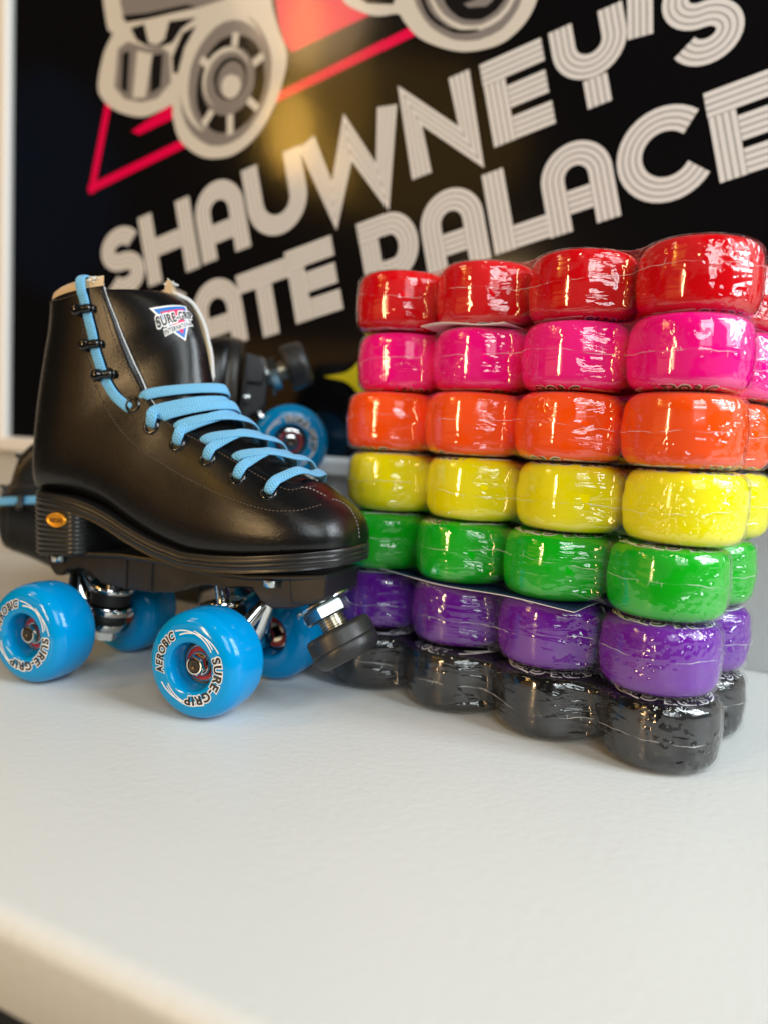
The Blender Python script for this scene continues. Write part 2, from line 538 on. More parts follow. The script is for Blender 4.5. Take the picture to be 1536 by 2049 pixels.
def text_mesh(s, size, offset=0.0, shear=0.0, spacing=1.0):
    """(verts, faces) of a flat text in mm, left aligned at the origin, baseline y=0"""
    cu = bpy.data.curves.new('lettering', 'FONT')
    cu.body = s
    cu.size = size
    cu.offset = offset
    cu.shear = shear
    cu.space_character = spacing
    cu.resolution_u = 4
    cu.fill_mode = 'FRONT'
    o = bpy.data.objects.new('lettering', cu)
    COL.objects.link(o)
    dg = bpy.context.evaluated_depsgraph_get()
    me = bpy.data.meshes.new_from_object(o.evaluated_get(dg))
    v = [(p.co.x, p.co.y) for p in me.vertices]
    f = [tuple(p.vertices) for p in me.polygons]
    bpy.data.objects.remove(o)
    bpy.data.curves.remove(cu)
    bpy.data.meshes.remove(me)
    return v, f

# ------------------------------------------------------------------ setting: wall, shelf
WALL_P0 = Vector((295.0, 572.0, 0.0))
WALL_ANG = math.atan2(-39.0, 80.0)
def wall_place(o):
    o.rotation_euler = (0, 0, WALL_ANG)
    o.location = WALL_P0 * MM
    return o

wb = MB()
wb.box((-1900, 0, -60), (1100, 30, 1300))
wall = wall_place(wb.build('wall', M['wall']))
wall['kind'] = 'structure'

sb = MB()
prof = [(-1, 0), (-478, 0)]
for k in range(1, 9):
    a = k / 8 * math.pi / 2
    prof.append((-478 - 8 * math.sin(a), -8 + 8 * math.cos(a)))
for k in range(1, 7):
    a = k / 6 * math.pi / 2
    prof.append((-486 + 5 * (1 - math.cos(a)), -29 - 5 * math.sin(a)))
prof += [(-1, -34)]
n = len(prof)
vs = [(-1900, y, z) for y, z in prof] + [(1100, y, z) for y, z in prof]
fs = [(k, (k + 1) % n, (k + 1) % n + n, k + n) for k in range(n)] + [tuple(range(n)), tuple(range(2 * n - 1, n - 1, -1))]
sb.add(vs, fs, 0, True)
shelf = wall_place(sb.build('shelf', M['shelf'], sharp=40))
shelf['kind'] = 'structure'

# ------------------------------------------------------------------ poster
poster = wall_place(thing('framed_poster', 'large framed black poster of a skate shop with slanted striped white lettering on the wall', 'poster'))
PX0, PX1, PZ0, PZ1 = -841.0, 260.0, 144.5, 960.0
fb = MB()
FW, FD = 24.0, 16.0
prof = [(0, -3), (0, -10), (3, -FD + 1.5), (7, -FD), (FW - 3, -FD), (FW, -FD + 3), (FW, 0)]
ring = []
for w_, y_ in prof:
    ring.append([(PX0 - w_, y_, PZ0 - w_ * .75), (PX1 + w_, y_, PZ0 - w_ * .75), (PX1 + w_, y_, PZ1 + w_), (PX0 - w_, y_, PZ1 + w_)])
vs = [p for r_ in ring for p in r_]
fs = []
for i in range(len(ring) - 1):
    for k in range(4):
        fs.append((i * 4 + k, i * 4 + (k + 1) % 4, (i + 1) * 4 + (k + 1) % 4, (i + 1) * 4 + k))
fb.add(vs, fs, 0, False)
fb.build('frame', M['frame'], poster)
pb = MB()
pb.box((PX0 - 6, -4, PZ0 - 4), (PX1 + 6, -0.5, PZ1 + 6))
pb.build('print', M['poster_black'], poster)
gb = MB()
gb.add([(PX0, -8, PZ0), (PX1, -8, PZ0), (PX1, -8, PZ1), (PX0, -8, PZ1)], [(0, 1, 2, 3)], 0, False)
gb.build('pane', M['pane'], poster)

ART = [['pink',1,[[-478,612],[-361,587],[-368,547],[-450,529],[-459,539],[-467,559]]],['pink',1,[[-654,482],[-595,504],[-594,488],[-643,477]]],['cream',2,[[-704,660],[-700,628],[-692,595],[-685,588],[-697,570],[-705,540],[-699,523],[-676,506],[-640,495],[-612,498],[-598,501],[-596,488],[-587,466],[-566,449],[-543,441],[-514,442],[-487,457],[-468,482],[-457,511],[-456,530],[-465,550],[-471,565],[-476,584],[-471,611]]],['grey',3,[[-677,654],[-674,617],[-666,596],[-636,595],[-568,592],[-524,594],[-494,602],[-495,616]]],['ink',4,[[-648,648],[-646,621],[-616,618],[-569,616],[-544,626]]],['ink',4,[[-672,604],[-636,600],[-582,598],[-568,593],[-636,594],[-663,596]]],['ink',4,[[-658,589],[-636,590],[-605,586],[-568,583],[-587,576],[-599,564],[-607,563],[-617,563],[-635,567],[-649,575]]],['cream',5,[[-640,593],[-604,587],[-610,569],[-620,565],[-632,569]]],['grey',3,[[-676,571],[-662,576],[-635,565],[-614,562],[-603,554],[-600,524],[-618,511],[-640,510],[-665,517],[-680,532]]],['ink',4,[[-669,565],[-659,566],[-661,523],[-670,528]]],['ink',4,[[-628,556],[-612,555],[-614,522],[-628,517]]],['cream',5,[[-648,564],[-626,557],[-635,514],[-653,516]]],['ink',4,[[-599,549],[-586,571],[-568,575],[-583,556],[-591,532],[-597,533]]],['grey',3,[[-475,498],[-480,485],[-488,474],[-497,464],[-508,457],[-521,453],[-533,452],[-546,454],[-558,460],[-569,468],[-578,479],[-584,492],[-587,506],[-587,521],[-584,535],[-578,548],[-570,559],[-560,568],[-548,575],[-536,578],[-523,578],[-511,575],[-499,569],[-490,561],[-482,550],[-476,538],[-473,525],[-473,511]]],['cream',4,[[-482,506],[-486,494],[-493,483],[-502,475],[-513,469],[-525,465],[-537,464],[-549,467],[-561,472],[-571,480],[-579,490],[-585,502],[-588,515],[-588,528],[-586,542],[-581,554],[-573,564],[-563,573],[-552,578],[-540,581],[-528,581],[-516,578],[-505,572],[-496,564],[-488,554],[-483,543],[-480,531],[-479,518]]],['grey',5,[[-480,502],[-484,490],[-491,480],[-499,472],[-509,466],[-519,462],[-531,462],[-542,464],[-552,468],[-561,476],[-568,485],[-573,496],[-576,509],[-576,521],[-574,534],[-569,545],[-562,555],[-553,563],[-543,569],[-532,572],[-521,572],[-510,569],[-501,564],[-492,557],[-485,548],[-481,537],[-478,525],[-478,513]]],['ink',6,[[-482,497],[-486,488],[-491,479],[-498,472],[-507,467],[-516,464],[-526,464],[-535,465],[-544,469],[-552,476],[-558,484],[-563,493],[-565,504],[-565,514],[-563,525],[-559,535],[-553,543],[-545,550],[-537,555],[-527,557],[-518,557],[-509,555],[-500,551],[-493,545],[-487,537],[-483,528],[-481,518],[-480,507]]],['cream',7,[[-500,498],[-485,485],[-489,479],[-504,491]]],['cream',7,[[-517,483],[-516,462],[-524,461],[-525,482]]],['cream',7,[[-539,488],[-552,472],[-558,478],[-544,494]]],['cream',7,[[-547,525],[-563,538],[-558,544],[-542,532]]],['cream',7,[[-523,540],[-521,560],[-513,558],[-515,538]]],['cream',7,[[-501,527],[-485,535],[-481,528],[-498,519]]],['grey',8,[[-493,503],[-496,497],[-500,491],[-505,486],[-512,483],[-519,481],[-526,481],[-534,482],[-541,486],[-547,490],[-552,496],[-556,503],[-558,510],[-558,518],[-557,525],[-554,532],[-549,538],[-544,543],[-537,546],[-530,547],[-522,547],[-515,545],[-508,542],[-502,537],[-498,532],[-494,525],[-492,518],[-492,511]]],['cream',9,[[-499,508],[-501,502],[-505,497],[-510,493],[-516,490],[-522,488],[-529,488],[-535,489],[-541,492],[-547,496],[-552,502],[-555,508],[-557,514],[-557,521],[-556,527],[-553,533],[-549,539],[-544,543],[-538,545],[-532,547],[-525,547],[-519,545],[-513,542],[-508,538],[-503,533],[-500,527],[-498,521],[-498,514]]],['grey',10,[[-498,505],[-500,499],[-504,494],[-508,490],[-514,487],[-520,486],[-526,486],[-532,487],[-538,490],[-543,494],[-548,499],[-551,504],[-553,511],[-553,517],[-552,524],[-549,529],[-546,534],[-541,538],[-535,541],[-529,542],[-523,542],[-517,541],[-511,538],[-506,534],[-502,529],[-499,524],[-497,517],[-497,511]]],['ink',11,[[-502,509],[-504,505],[-507,501],[-510,498],[-514,496],[-519,495],[-523,495],[-528,496],[-532,498],[-536,501],[-539,504],[-541,509],[-542,513],[-543,518],[-542,523],[-540,527],[-537,530],[-534,533],[-530,535],[-525,536],[-521,536],[-516,535],[-512,533],[-508,530],[-505,527],[-503,523],[-502,518],[-502,514]]],['grey',12,[[-504,508],[-506,505],[-508,502],[-511,499],[-514,497],[-518,496],[-522,496],[-526,497],[-529,499],[-532,501],[-535,504],[-537,508],[-538,512],[-538,516],[-537,520],[-536,523],[-533,527],[-530,529],[-527,531],[-523,532],[-519,532],[-516,531],[-512,529],[-509,527],[-507,524],[-505,520],[-504,516],[-504,512]]],['cream',13,[[-509,504],[-510,502],[-511,500],[-513,498],[-516,497],[-518,496],[-521,496],[-523,497],[-526,498],[-528,500],[-530,502],[-531,504],[-532,507],[-532,509],[-532,512],[-531,514],[-530,516],[-528,518],[-525,519],[-523,519],[-520,519],[-517,518],[-515,517],[-512,516],[-511,514],[-509,511],[-509,509],[-508,506]]],['cream',2,[[-398,595],[-397,568],[-380,554],[-359,545],[-339,543],[-332,535],[-317,519],[-293,506],[-269,499],[-242,500],[-225,509],[-215,521],[-210,536],[-209,555]]],['ink',3,[[-386,593],[-385,569],[-370,558],[-344,552],[-340,562],[-341,583]]],['grey',4,[[-377,591],[-373,568],[-352,561],[-351,585]]],['grey',3,[[-223,536],[-227,526],[-232,519],[-240,512],[-249,509],[-260,507],[-271,508],[-283,511],[-294,517],[-305,525],[-313,534],[-320,545],[-325,556],[-326,568],[-325,578],[-321,588],[-315,596],[-307,602],[-297,605],[-286,606],[-274,604],[-263,600],[-252,594],[-242,586],[-234,577],[-228,567],[-224,556],[-223,546]]],['ink',4,[[-261,514],[-268,514],[-276,515],[-284,517],[-291,521],[-299,526],[-305,531],[-311,538],[-315,546],[-318,553],[-320,561],[-321,569],[-320,576],[-317,583],[-313,581],[-315,574],[-316,568],[-315,560],[-314,553],[-311,546],[-307,539],[-302,533],[-296,528],[-290,523],[-283,520],[-276,518],[-269,517],[-262,517]]],['cream',4,[[-228,541],[-231,533],[-235,526],[-242,520],[-249,517],[-258,515],[-268,516],[-277,518],[-286,523],[-295,530],[-302,538],[-307,547],[-311,557],[-312,567],[-311,576],[-308,584],[-303,591],[-296,597],[-287,600],[-278,601],[-269,600],[-260,597],[-251,592],[-243,585],[-236,577],[-231,568],[-228,559],[-227,550]]],['grey',5,[[-231,543],[-234,535],[-238,529],[-244,524],[-251,521],[-259,519],[-268,520],[-276,522],[-285,527],[-293,533],[-299,540],[-304,548],[-307,557],[-308,567],[-307,575],[-304,583],[-300,589],[-293,594],[-286,597],[-278,598],[-269,597],[-260,594],[-252,590],[-245,584],[-239,576],[-234,568],[-232,560],[-230,551]]],['ink',6,[[-235,546],[-237,539],[-241,533],[-246,528],[-252,525],[-259,523],[-266,524],[-274,526],[-280,529],[-287,535],[-292,541],[-296,549],[-298,557],[-299,565],[-298,573],[-296,580],[-292,586],[-286,590],[-280,593],[-273,595],[-266,594],[-259,592],[-252,588],[-246,583],[-241,576],[-237,569],[-235,561],[-234,553]]],['grey',7,[[-276,539],[-251,542],[-249,537],[-255,533],[-271,535]]],['cream',7,[[-252,552],[-232,544],[-231,536],[-249,539]]]]
FLAT = -4.2
def flat_poly(mb, pts, layer, mi=0):
    n = len(pts)
    mb.add([(s, FLAT - 0.12 * layer, z) for s, z in pts], [tuple(range(n))], mi, False)
ab = MB()
ART_MI = {'cream': 0, 'grey': 1, 'ink': 2}
tb = MB()
for c, l, pts in ART:
    if c == 'cream' and l == 2:
        pts = [tuple(q) for q in catmull(pts + pts[:1], len(pts) * 6)][:-1]
    if c == 'pink':
        flat_poly(tb, pts, l)
    else:
        flat_poly(ab, pts, l, ART_MI[c])
TA = math.atan(0.2515)
def tw(t, b):
    return (t * math.cos(TA) - b * math.sin(TA), t * math.sin(TA) + b * math.cos(TA))
def flat_quad(mb, t0, b0, t1, b1, w, layer, mi=0):
    d = Vector((t1 - t0, b1 - b0)).normalized()
    nrm = Vector((-d.y, d.x)) * (w / 2)
    flat_poly(mb, [tw(t0 + nrm.x, b0 + nrm.y), tw(t0 - nrm.x, b0 - nrm.y), tw(t1 - nrm.x, b1 - nrm.y), tw(t1 + nrm.x, b1 + nrm.y)], layer, mi)
flat_quad(tb, -591, 588.5, -100, 588.5, 9.5, 1)
flat_quad(tb, -588, 584, -538, 676, 9.5, 1.3)
flat_quad(tb, -538, 676, -330, 1040, 9.5, 1)
tb.build('pink_triangle', M['poster_pink'], poster, recalc=False)
ab.build('skate_drawing', [M['poster_cream'], M['poster_grey'], M['poster_ink']], poster, recalc=False)
# four pointed star
st = MB()
sp = []
for q in range(4):
    a0 = q * math.pi / 2
    for k in range(10):
        f = k / 10
        ca = a0 + f * math.pi / 2
        c_ = (abs(math.cos(ca)) ** 0.5 + abs(math.sin(ca)) ** 0.5) ** -2.0
        sp.append((-352 + 46 * c_ * math.cos(ca), 221 + 46 * c_ * math.sin(ca)))
sp_c = (-352, 221)
st.add([(s, FLAT - .3, z) for s, z in sp], [tuple(range(len(sp)))], 0, False)
st.build('yellow_star', M['poster_yellow'], poster, recalc=False)

# striped display lettering: every stroke is four parallel ribbons
def offset_path(pts, off, closed=False):
    out = []
    n = len(pts)
    for i in range(n):
        p = Vector(pts[i])
        d0 = (p - Vector(pts[i - 1])).normalized() if i > 0 else None
        d1 = (Vector(pts[i + 1]) - p).normalized() if i < n - 1 else None
        if d0 is None: d0 = d1
        if d1 is None: d1 = d0
        n0, n1 = Vector((-d0.y, d0.x)), Vector((-d1.y, d1.x))
        m = (n0 + n1)
        if m.length < 1e-6:
            m = n0
        m.normalize()
        k = 1 / max(m.dot(n0), 0.42)
        out.append(p + m * off * k)
    return out
def arc(cx, cy, rx, ry, a0, a1, n=14):
    return [(cx + rx * math.cos(math.radians(a0 + (a1 - a0) * i / n)), cy + ry * math.sin(math.radians(a0 + (a1 - a0) * i / n))) for i in range(n + 1)]
def letter(ch, x0, x1, b0, b1, W):
    h_ = W / 2
    l, r, t, b = x0 + h_, x1 - h_, b1 - h_, b0 + h_
    cx, my = (x0 + x1) / 2, (b0 + b1) / 2
    R = (x1 - x0) / 2 - h_
    if ch == 'S':
        ry = (t - b) / 4
        return [arc(cx, t - ry, R, ry, 20, 270, 22) + arc(cx, b + ry, R, ry, 90, -160, 22)[1:]]
    if ch == 'H': return [[(l, b0), (l, b1)], [(r, b0), (r, b1)], [(l + h_, my), (r - h_, my)]]
    if ch == 'A': return [[(l, b0)] + arc(cx, t - R, R, R, 180, 0, 18) + [(r, b0)], [(l + h_, b0 + (b1 - b0) * .33), (r - h_, b0 + (b1 - b0) * .33)]]
    if ch == 'U': return [[(l, b1)] + arc(cx, b + R, R, R, 180, 360, 18) + [(r, b1)]]
    if ch == 'W':
        q = (x1 - x0) / 4
        return [[(l, b1), (x0 + q + 1, b0 + h_ * .6), (cx, b1 - h_ * 1.2), (x1 - q - 1, b0 + h_ * .6), (r, b1)]]
    if ch == 'N': return [[(l, b0), (l + .1, b1 - h_ * .8), (r - .1, b0 + h_ * .8), (r, b1)]]
    if ch == 'E': return [[(l, b0), (l, b1 - W)], [(x0, t), (x1, t)], [(l + h_, my), (x1 - 1, my)], [(l + h_, b), (x1, b)]]
    if ch == 'Y': return [[(l, b1)] + arc(cx, b1 - (b1 - b0) * .28, R, R * .95, 180, 360, 16) + [(r, b1)], [(cx, b0), (cx, b1 - (b1 - b0) * .28 - R * .95 - h_)]]
    if ch == 'K': return [[(l, b0), (l, b1)], [(l + h_, my - 4), (r, b1)], [(l + W, my), (r, b0)]]
    if ch == 'T': return [[(x0, t), (x1, t)], [(cx, b0), (cx, b1 - W)]]
    if ch == 'P': 
        ry = (b1 - b0) * .30
        return [[(l, b0), (l, b1 - W)], [(x0, t)] + arc(x1 - h_ - ry + 4, t - ry, ry - 4, ry, 90, -90, 14) + [(l + h_, t - 2 * ry)]]
    if ch == 'L': return [[(l, b0), (l, b1)], [(l + h_, b), (x1, b)]]
    if ch == 'C': return [arc(cx + 4, my, R + 4, (t - b) / 2, 40, 320, 26)]
    if ch == "'": return [[(x0 + 4, b0), (x0 + 10, b1)]]
    return []
WORDS = [
    ('S', -588, -529, 458, 534), ('H', -528, -455, 458, 534), ('A', -452, -389, 459, 537), ('U', -387, -316, 459, 535), ('W', -318, -211, 460, 535),
    ('N', -210, -141, 462, 535), ('E', -132, -78, 462, 535), ('Y', -72, -12, 463, 535), ("'", -8, 8, 502, 540), ('S', 14, 68, 461, 537),
    ('S', -596, -538, 370, 442), ('K', -535, -478, 370, 442), ('A', -475, -411, 369, 441), ('T', -414, -352, 366, 436), ('E', -353, -299, 369, 441),
    ('P', -271, -213, 372, 442), ('A', -210, -150, 372, 443), ('L', -147, -98, 373, 443), ('A', -99, -40, 372, 443), ('C', -38, 29, 370, 444), ('E', 32, 88, 372, 442)]
lb = MB()
for ch, x0, x1, b0, b1 in WORDS:
    W = 20.0
    for pth in letter(ch, x0, x1, b0, b1, W):
        rib = W / 4
        for k in range(-1, 4):
            if k < 0:
                o0, o1, lay, mi = -W / 2 + .8, W / 2 - .8, 1, 1
            else:
                o0 = -W / 2 + k * rib + .40
                o1 = o0 + rib - .95
                lay, mi = 2, 0
            A_, B_ = offset_path(pth, o0), offset_path(pth, o1)
            vs = [(*tw(p.x, p.y), 0) for p in A_] + [(*tw(p.x, p.y), 0) for p in B_]
            vs = [(s, FLAT - .12 * lay, z) for s, z, _ in vs]
            m_ = len(A_)
            lb.add(vs, [(i, i + 1, m_ + i + 1, m_ + i) for i in range(m_ - 1)], mi, False)
lb.build('lettering', [M['poster_white'], M['poster_line']], poster, recalc=False)

# ------------------------------------------------------------------ wheels
def wheel_profile(R, W, bore_r=13.7):
    """(radius, axial) from the bore lip at one face over the tread to the other face"""
    h_ = W / 2
    packed = W > 36
    shoulder = 10.2 if packed else 10.5
    half = [(bore_r, h_ - 2.0), (bore_r + .35, h_ - .8), (bore_r + 1.3, h_ - .25), (bore_r + 2.6, h_), (17.5, h_ + .05)]
    r0, a0 = (21.0 if packed else 20.0), h_ - .2
    half.append((r0, a0))
    r1, a1 = R - (.55 if packed else .1), h_ - shoulder - 1.5
    for k in range(1, 13):
        t = k / 12 * math.pi / 2
        half.append((r0 + (r1 - r0) * math.sin(t) ** .86, a1 + (a0 - a1) * math.cos(t) ** .80))
    half.append((R + .15, a1 * .4))
    return half
def wheel_mesh(R, W, color, deep=9.0):
    """urethane tyre with the conical bore and the black core seat; axis +y outward face at -y"""
    h = wheel_profile(R, W)
    outer = [(r, -a) for r, a in h] + [(R + .2, 0)] + [(r, a) for r, a in reversed(h)]
    bore_a = [(11.9, -(W / 2 - deep)), (12.9, -(W / 2 - 5.5))]
    prof_ = bore_a + outer + [(12.9, W / 2 - 5.5), (11.9, W / 2 - deep)]
    mb = MB()
    mb.lathe([(r, a) for r, a in prof_], axis=(0, 1, 0), n=72)
    mb.lathe([(11.9, -(W / 2 - deep)), (11.7, -(W / 2 - deep - .2)), (4.1, -(W / 2 - deep - .2)), (4.1, W / 2 - deep - .2), (11.7, W / 2 - deep - .2), (11.9, W / 2 - deep)], axis=(0, 1, 0), n=48, mi=1)
    return mb

def face_height(r, R, W):
    pr_ = wheel_profile(R, W)
    for (r0, a0), (r1, a1) in zip(pr_, pr_[1:]):
        if r0 <= r <= r1:
            return a0 + (a1 - a0) * (r - r0) / max(r1 - r0, 1e-6)
    return pr_[-1][1]

def ring_text(mb, s, radius, arc_deg, centre_deg, flip, R, W, white=1, black=0, size=6.4, shear=0.0):
    """text bent round the wheel face; baseline radius given; flip: letters' feet outward"""
    for layer, (off, mi, lift) in enumerate(((0.80, white, .10), (0.27, black, .20))):
        v, f = text_mesh(s, size, off, shear, 1.16)
        v0, _ = text_mesh(s, size, 0.0, shear, 1.16)
        xs = [p[0] for p in v0]
        x0, x1 = min(xs), max(xs)
        kx = math.radians(arc_deg) / (x1 - x0)
        out = []
        for x, y in v:
            a = (x - (x0 + x1) / 2) * kx
            if flip:
                th = math.radians(centre_deg) + a
                r = radius - y
            else:
                th = math.radians(centre_deg) - a
                r = radius + y
            out.append((r * math.cos(th), -face_height(r, R, W) - lift, r * math.sin(th)))
        mb.add(out, f, mi, False)
def swoosh(mb, r0, r1, a0, a1, w, R, W, mi=1):
    n = 18
    vs = []
    for i in range(n + 1):
        t = i / n
        th = math.radians(a0 + (a1 - a0) * t)
        r = r0 + (r1 - r0) * t
        ww = w
        for q in (-ww / 2, ww / 2):
            rr = r + q
            vs.append((rr * math.cos(th), -face_height(rr, R, W) - .12, rr * math.sin(th)))
    mb.add(vs, [(2 * i, 2 * i + 1, 2 * i + 3, 2 * i + 2) for i in range(n)], mi, False)
def wheel_print(R, W, d=0.0):
    """angles are measured in the face plane seen from outside (-y), x right, z up"""
    mb = MB()
    ring_text(mb, 'AEROBIC', 18.0 + d, 74, 160, False, R, W, size=6.4, shear=0.12)
    ring_text(mb, 'SURE-GRIP', 16.2 + d, 122, -36, False, R, W, size=6.9)
    for base in (0, 180):
        swoosh(mb, 21.8 + d, 17.6 + d, 118 + base, 38 + base, .75, R, W)
        swoosh(mb, 19.0 + d, 21.4 + d, 112 + base, 30 + base, .75, R, W)
        swoosh(mb, 21.2 + d, 19.2 + d, 84 + base, 40 + base, .6, R, W)
    return mb

# ------------------------------------------------------------------ shrink-wrapped packs of eight wheels
R_W, W_PACK, PITCH_H, SP = 31.0, 37.9, 38.69, 62.6
ROWC = [((i - 1.5) * SP, sgn * SP / 2) for sgn in (-1, 1) for i in range(4)]
def smin_sdf(x, y, k):
    d = 1e9
    for cx, cy_ in ROWC:
        e = math.hypot(x - cx, y - cy_) - (R_W + .75)
        hh = max(k - abs(d - e), 0) / k
        d = min(d, e) - hh * hh * k * .25
    return d
def film_outline(k, n=360):
    hx, hy, r = 1.5 * SP, .5 * SP, R_W + .75
    segs = []
    per = [2 * hx, r * math.pi / 2, 2 * hy, r * math.pi / 2] * 2
    tot = sum(per)
    out = []
    for q in range(n):
        s = q / n * tot
        i = 0
        while s > per[i]:
            s -= per[i]
            i += 1
        f = s / per[i]
        c = [(-hx, -hy), (hx, -hy), (hx, -hy), (hx, hy), (hx, hy), (-hx, hy), (-hx, hy), (-hx, -hy)]
        if i == 0: p, nr = (-hx + 2 * hx * f, -hy - r), (0, -1)
        elif i == 2: p, nr = (hx + r, -hy + 2 * hy * f), (1, 0)
        elif i == 4: p, nr = (hx - 2 * hx * f, hy + r), (0, 1)
        elif i == 6: p, nr = (-hx - r, hy - 2 * hy * f), (-1, 0)
        else:
            a0 = {1: -90, 3: 0, 5: 90, 7: 180}[i]
            a = math.radians(a0 + 90 * f)
            cc = {1: (hx, -hy), 3: (hx, hy), 5: (-hx, hy), 7: (-hx, -hy)}[i]
            nr = (math.cos(a), math.sin(a))
            p = (cc[0] + r * nr[0], cc[1] + r * nr[1])
        d = 0.0
        while d < 30 and smin_sdf(p[0] - nr[0] * d, p[1] - nr[1] * d, k) > 0:
            d += .15
        out.append((p[0] - nr[0] * d, p[1] - nr[1] * d, nr[0], nr[1], d))
    return out
OUTL = film_outline(21.0)
def film_mesh(seed):
    rn = random.Random(seed)
    ph = [rn.uniform(0, 6.28) for _ in range(8)]
    mb = MB()
    n = len(OUTL)
    hh = W_PACK / 2 + .38
    rings = [(hh, 11.0), (hh - .12, 8.2), (hh - .7, 5.6), (hh - 1.7, 3.5), (hh - 3.3, 1.7), (hh - 5.4, .6), (hh - 7.8, .42), (hh - 11, .2), (5, .05), (2, 0)]
    rings = rings + [(-z, i) for z, i in reversed(rings)]
    vs = []
    for z, ins in rings:
        for q, (x, y, nx, ny, d) in enumerate(OUTL):
            u = q / n * 2 * math.pi
            wob = 0.0
            if d > 2:      # slack film between the wheels creases
                g_ = min(1, d / 7)
                wob = g_ * (.45 * math.sin(7 * z / hh + ph[0] + 25 * u) - .9 * (1 - abs(math.sin(3.1 * z / hh + ph[1] + 34 * u))) ** 4 - .7 * (1 - abs(math.sin(-4.3 * z / hh + ph[2] + 47 * u))) ** 5)
            waist = min(d, 12) * .10 * (1 - (z / hh) ** 2)
            ii = ins + waist + max(wob, -1.1)
            zz = z - math.copysign(min(d, 14) * .16 * (abs(z) / hh) ** 3, z)
            vs.append((x - nx * ii, y - ny * ii, zz))
    fs, uvs = [], []
    m = len(rings)
    slack = [min(o_[4] / 10.0, 1.0) for o_ in OUTL]
    for i in range(m - 1):
        for q in range(n):
            q2 = (q + 1) % n
            fs.append((i * n + q, (i + 1) * n + q, (i + 1) * n + q2, i * n + q2))
            uvs.append(((slack[q], 0), (slack[q], 0), (slack[q2], 0), (slack[q2], 0)))
    fs.append(tuple(range(n)))
    fs.append(tuple(range((m - 1) * n, m * n)))
    uvs += [tuple((.2, 0) for _ in range(n))] * 2
    mb.add(vs, fs, 0, True, uvs)
    return mb
def seam_mesh(seed):
    rn = random.Random(seed * 3 + 1)
    ph = [rn.uniform(0, 6.28) for _ in range(6)]
    z0 = rn.uniform(-1, 3)
    pts = []
    n = len(OUTL)
    for q in range(n):
        x, y, nx, ny, d = OUTL[q]
        u = q / n * 2 * math.pi
        z = z0 + 2.4 * math.sin(2 * u + ph[0]) + 1.2 * math.sin(7 * u + ph[1]) + .35 * math.sin(31 * u + ph[2]) + .2 * math.sin(83 * u + ph[3])
        ii = min(d, 12) * .10 * .95 - .30
        pts.append((x - nx * ii, y - ny * ii, z))
    mb = MB()
    pts.append(pts[0])
    rad = [.07 + .07 * abs(math.sin(37 * i / n * 6.28 + ph[4])) * abs(math.sin(5.3 * i / n * 6.28 + ph[5])) for i in range(n + 1)]
    mb.tube(pts, rad, 6, caps=False)
    for _ in range(26):      # little pulled whiskers of film along the weld
        q = rn.randrange(n)
        x, y, nx, ny, d = OUTL[q]
        p = Vector(pts[q])
        mb.tube([p, p + Vector((rn.uniform(-1.0, 1.0), rn.uniform(-1.0, 1.0), rn.choice((-1, 1)) * rn.uniform(1, 3.2)))], [.13, .05], 5)
    return mb

print_mesh = wheel_print(R_W, W_PACK, 4.4)
PACKS = [
    ('black', 'shrink-wrapped pack of black roller skate wheels at the bottom of the stack'),
    ('purple', 'shrink-wrapped pack of purple roller skate wheels between the black and green packs'),
    ('green', 'shrink-wrapped pack of bright green roller skate wheels with a navy card under it'),
    ('yellow', 'shrink-wrapped pack of yellow roller skate wheels between the green and orange packs'),
    ('orange', 'shrink-wrapped pack of orange roller skate wheels between the yellow and pink packs'),
    ('pink', 'shrink-wrapped pack of hot pink roller skate wheels under the red pack'),
    ('red', 'shrink-wrapped pack of red roller skate wheels on top of the stack'),
]
PACK_OFF = [(-.5, -2.3, .030), (-3.2, -.8, -.010), (-2.3, -.5, .002), (3.3, -.3, .014), (-.9, -1.1, -.003), (-.9, -.7, -.047), (3.0, 5.7, .008)]
PA, PX, PY = 0.924, 154.0, 399.16
wheel_base = wheel_mesh(R_W, W_PACK, None)
first_wheel = None
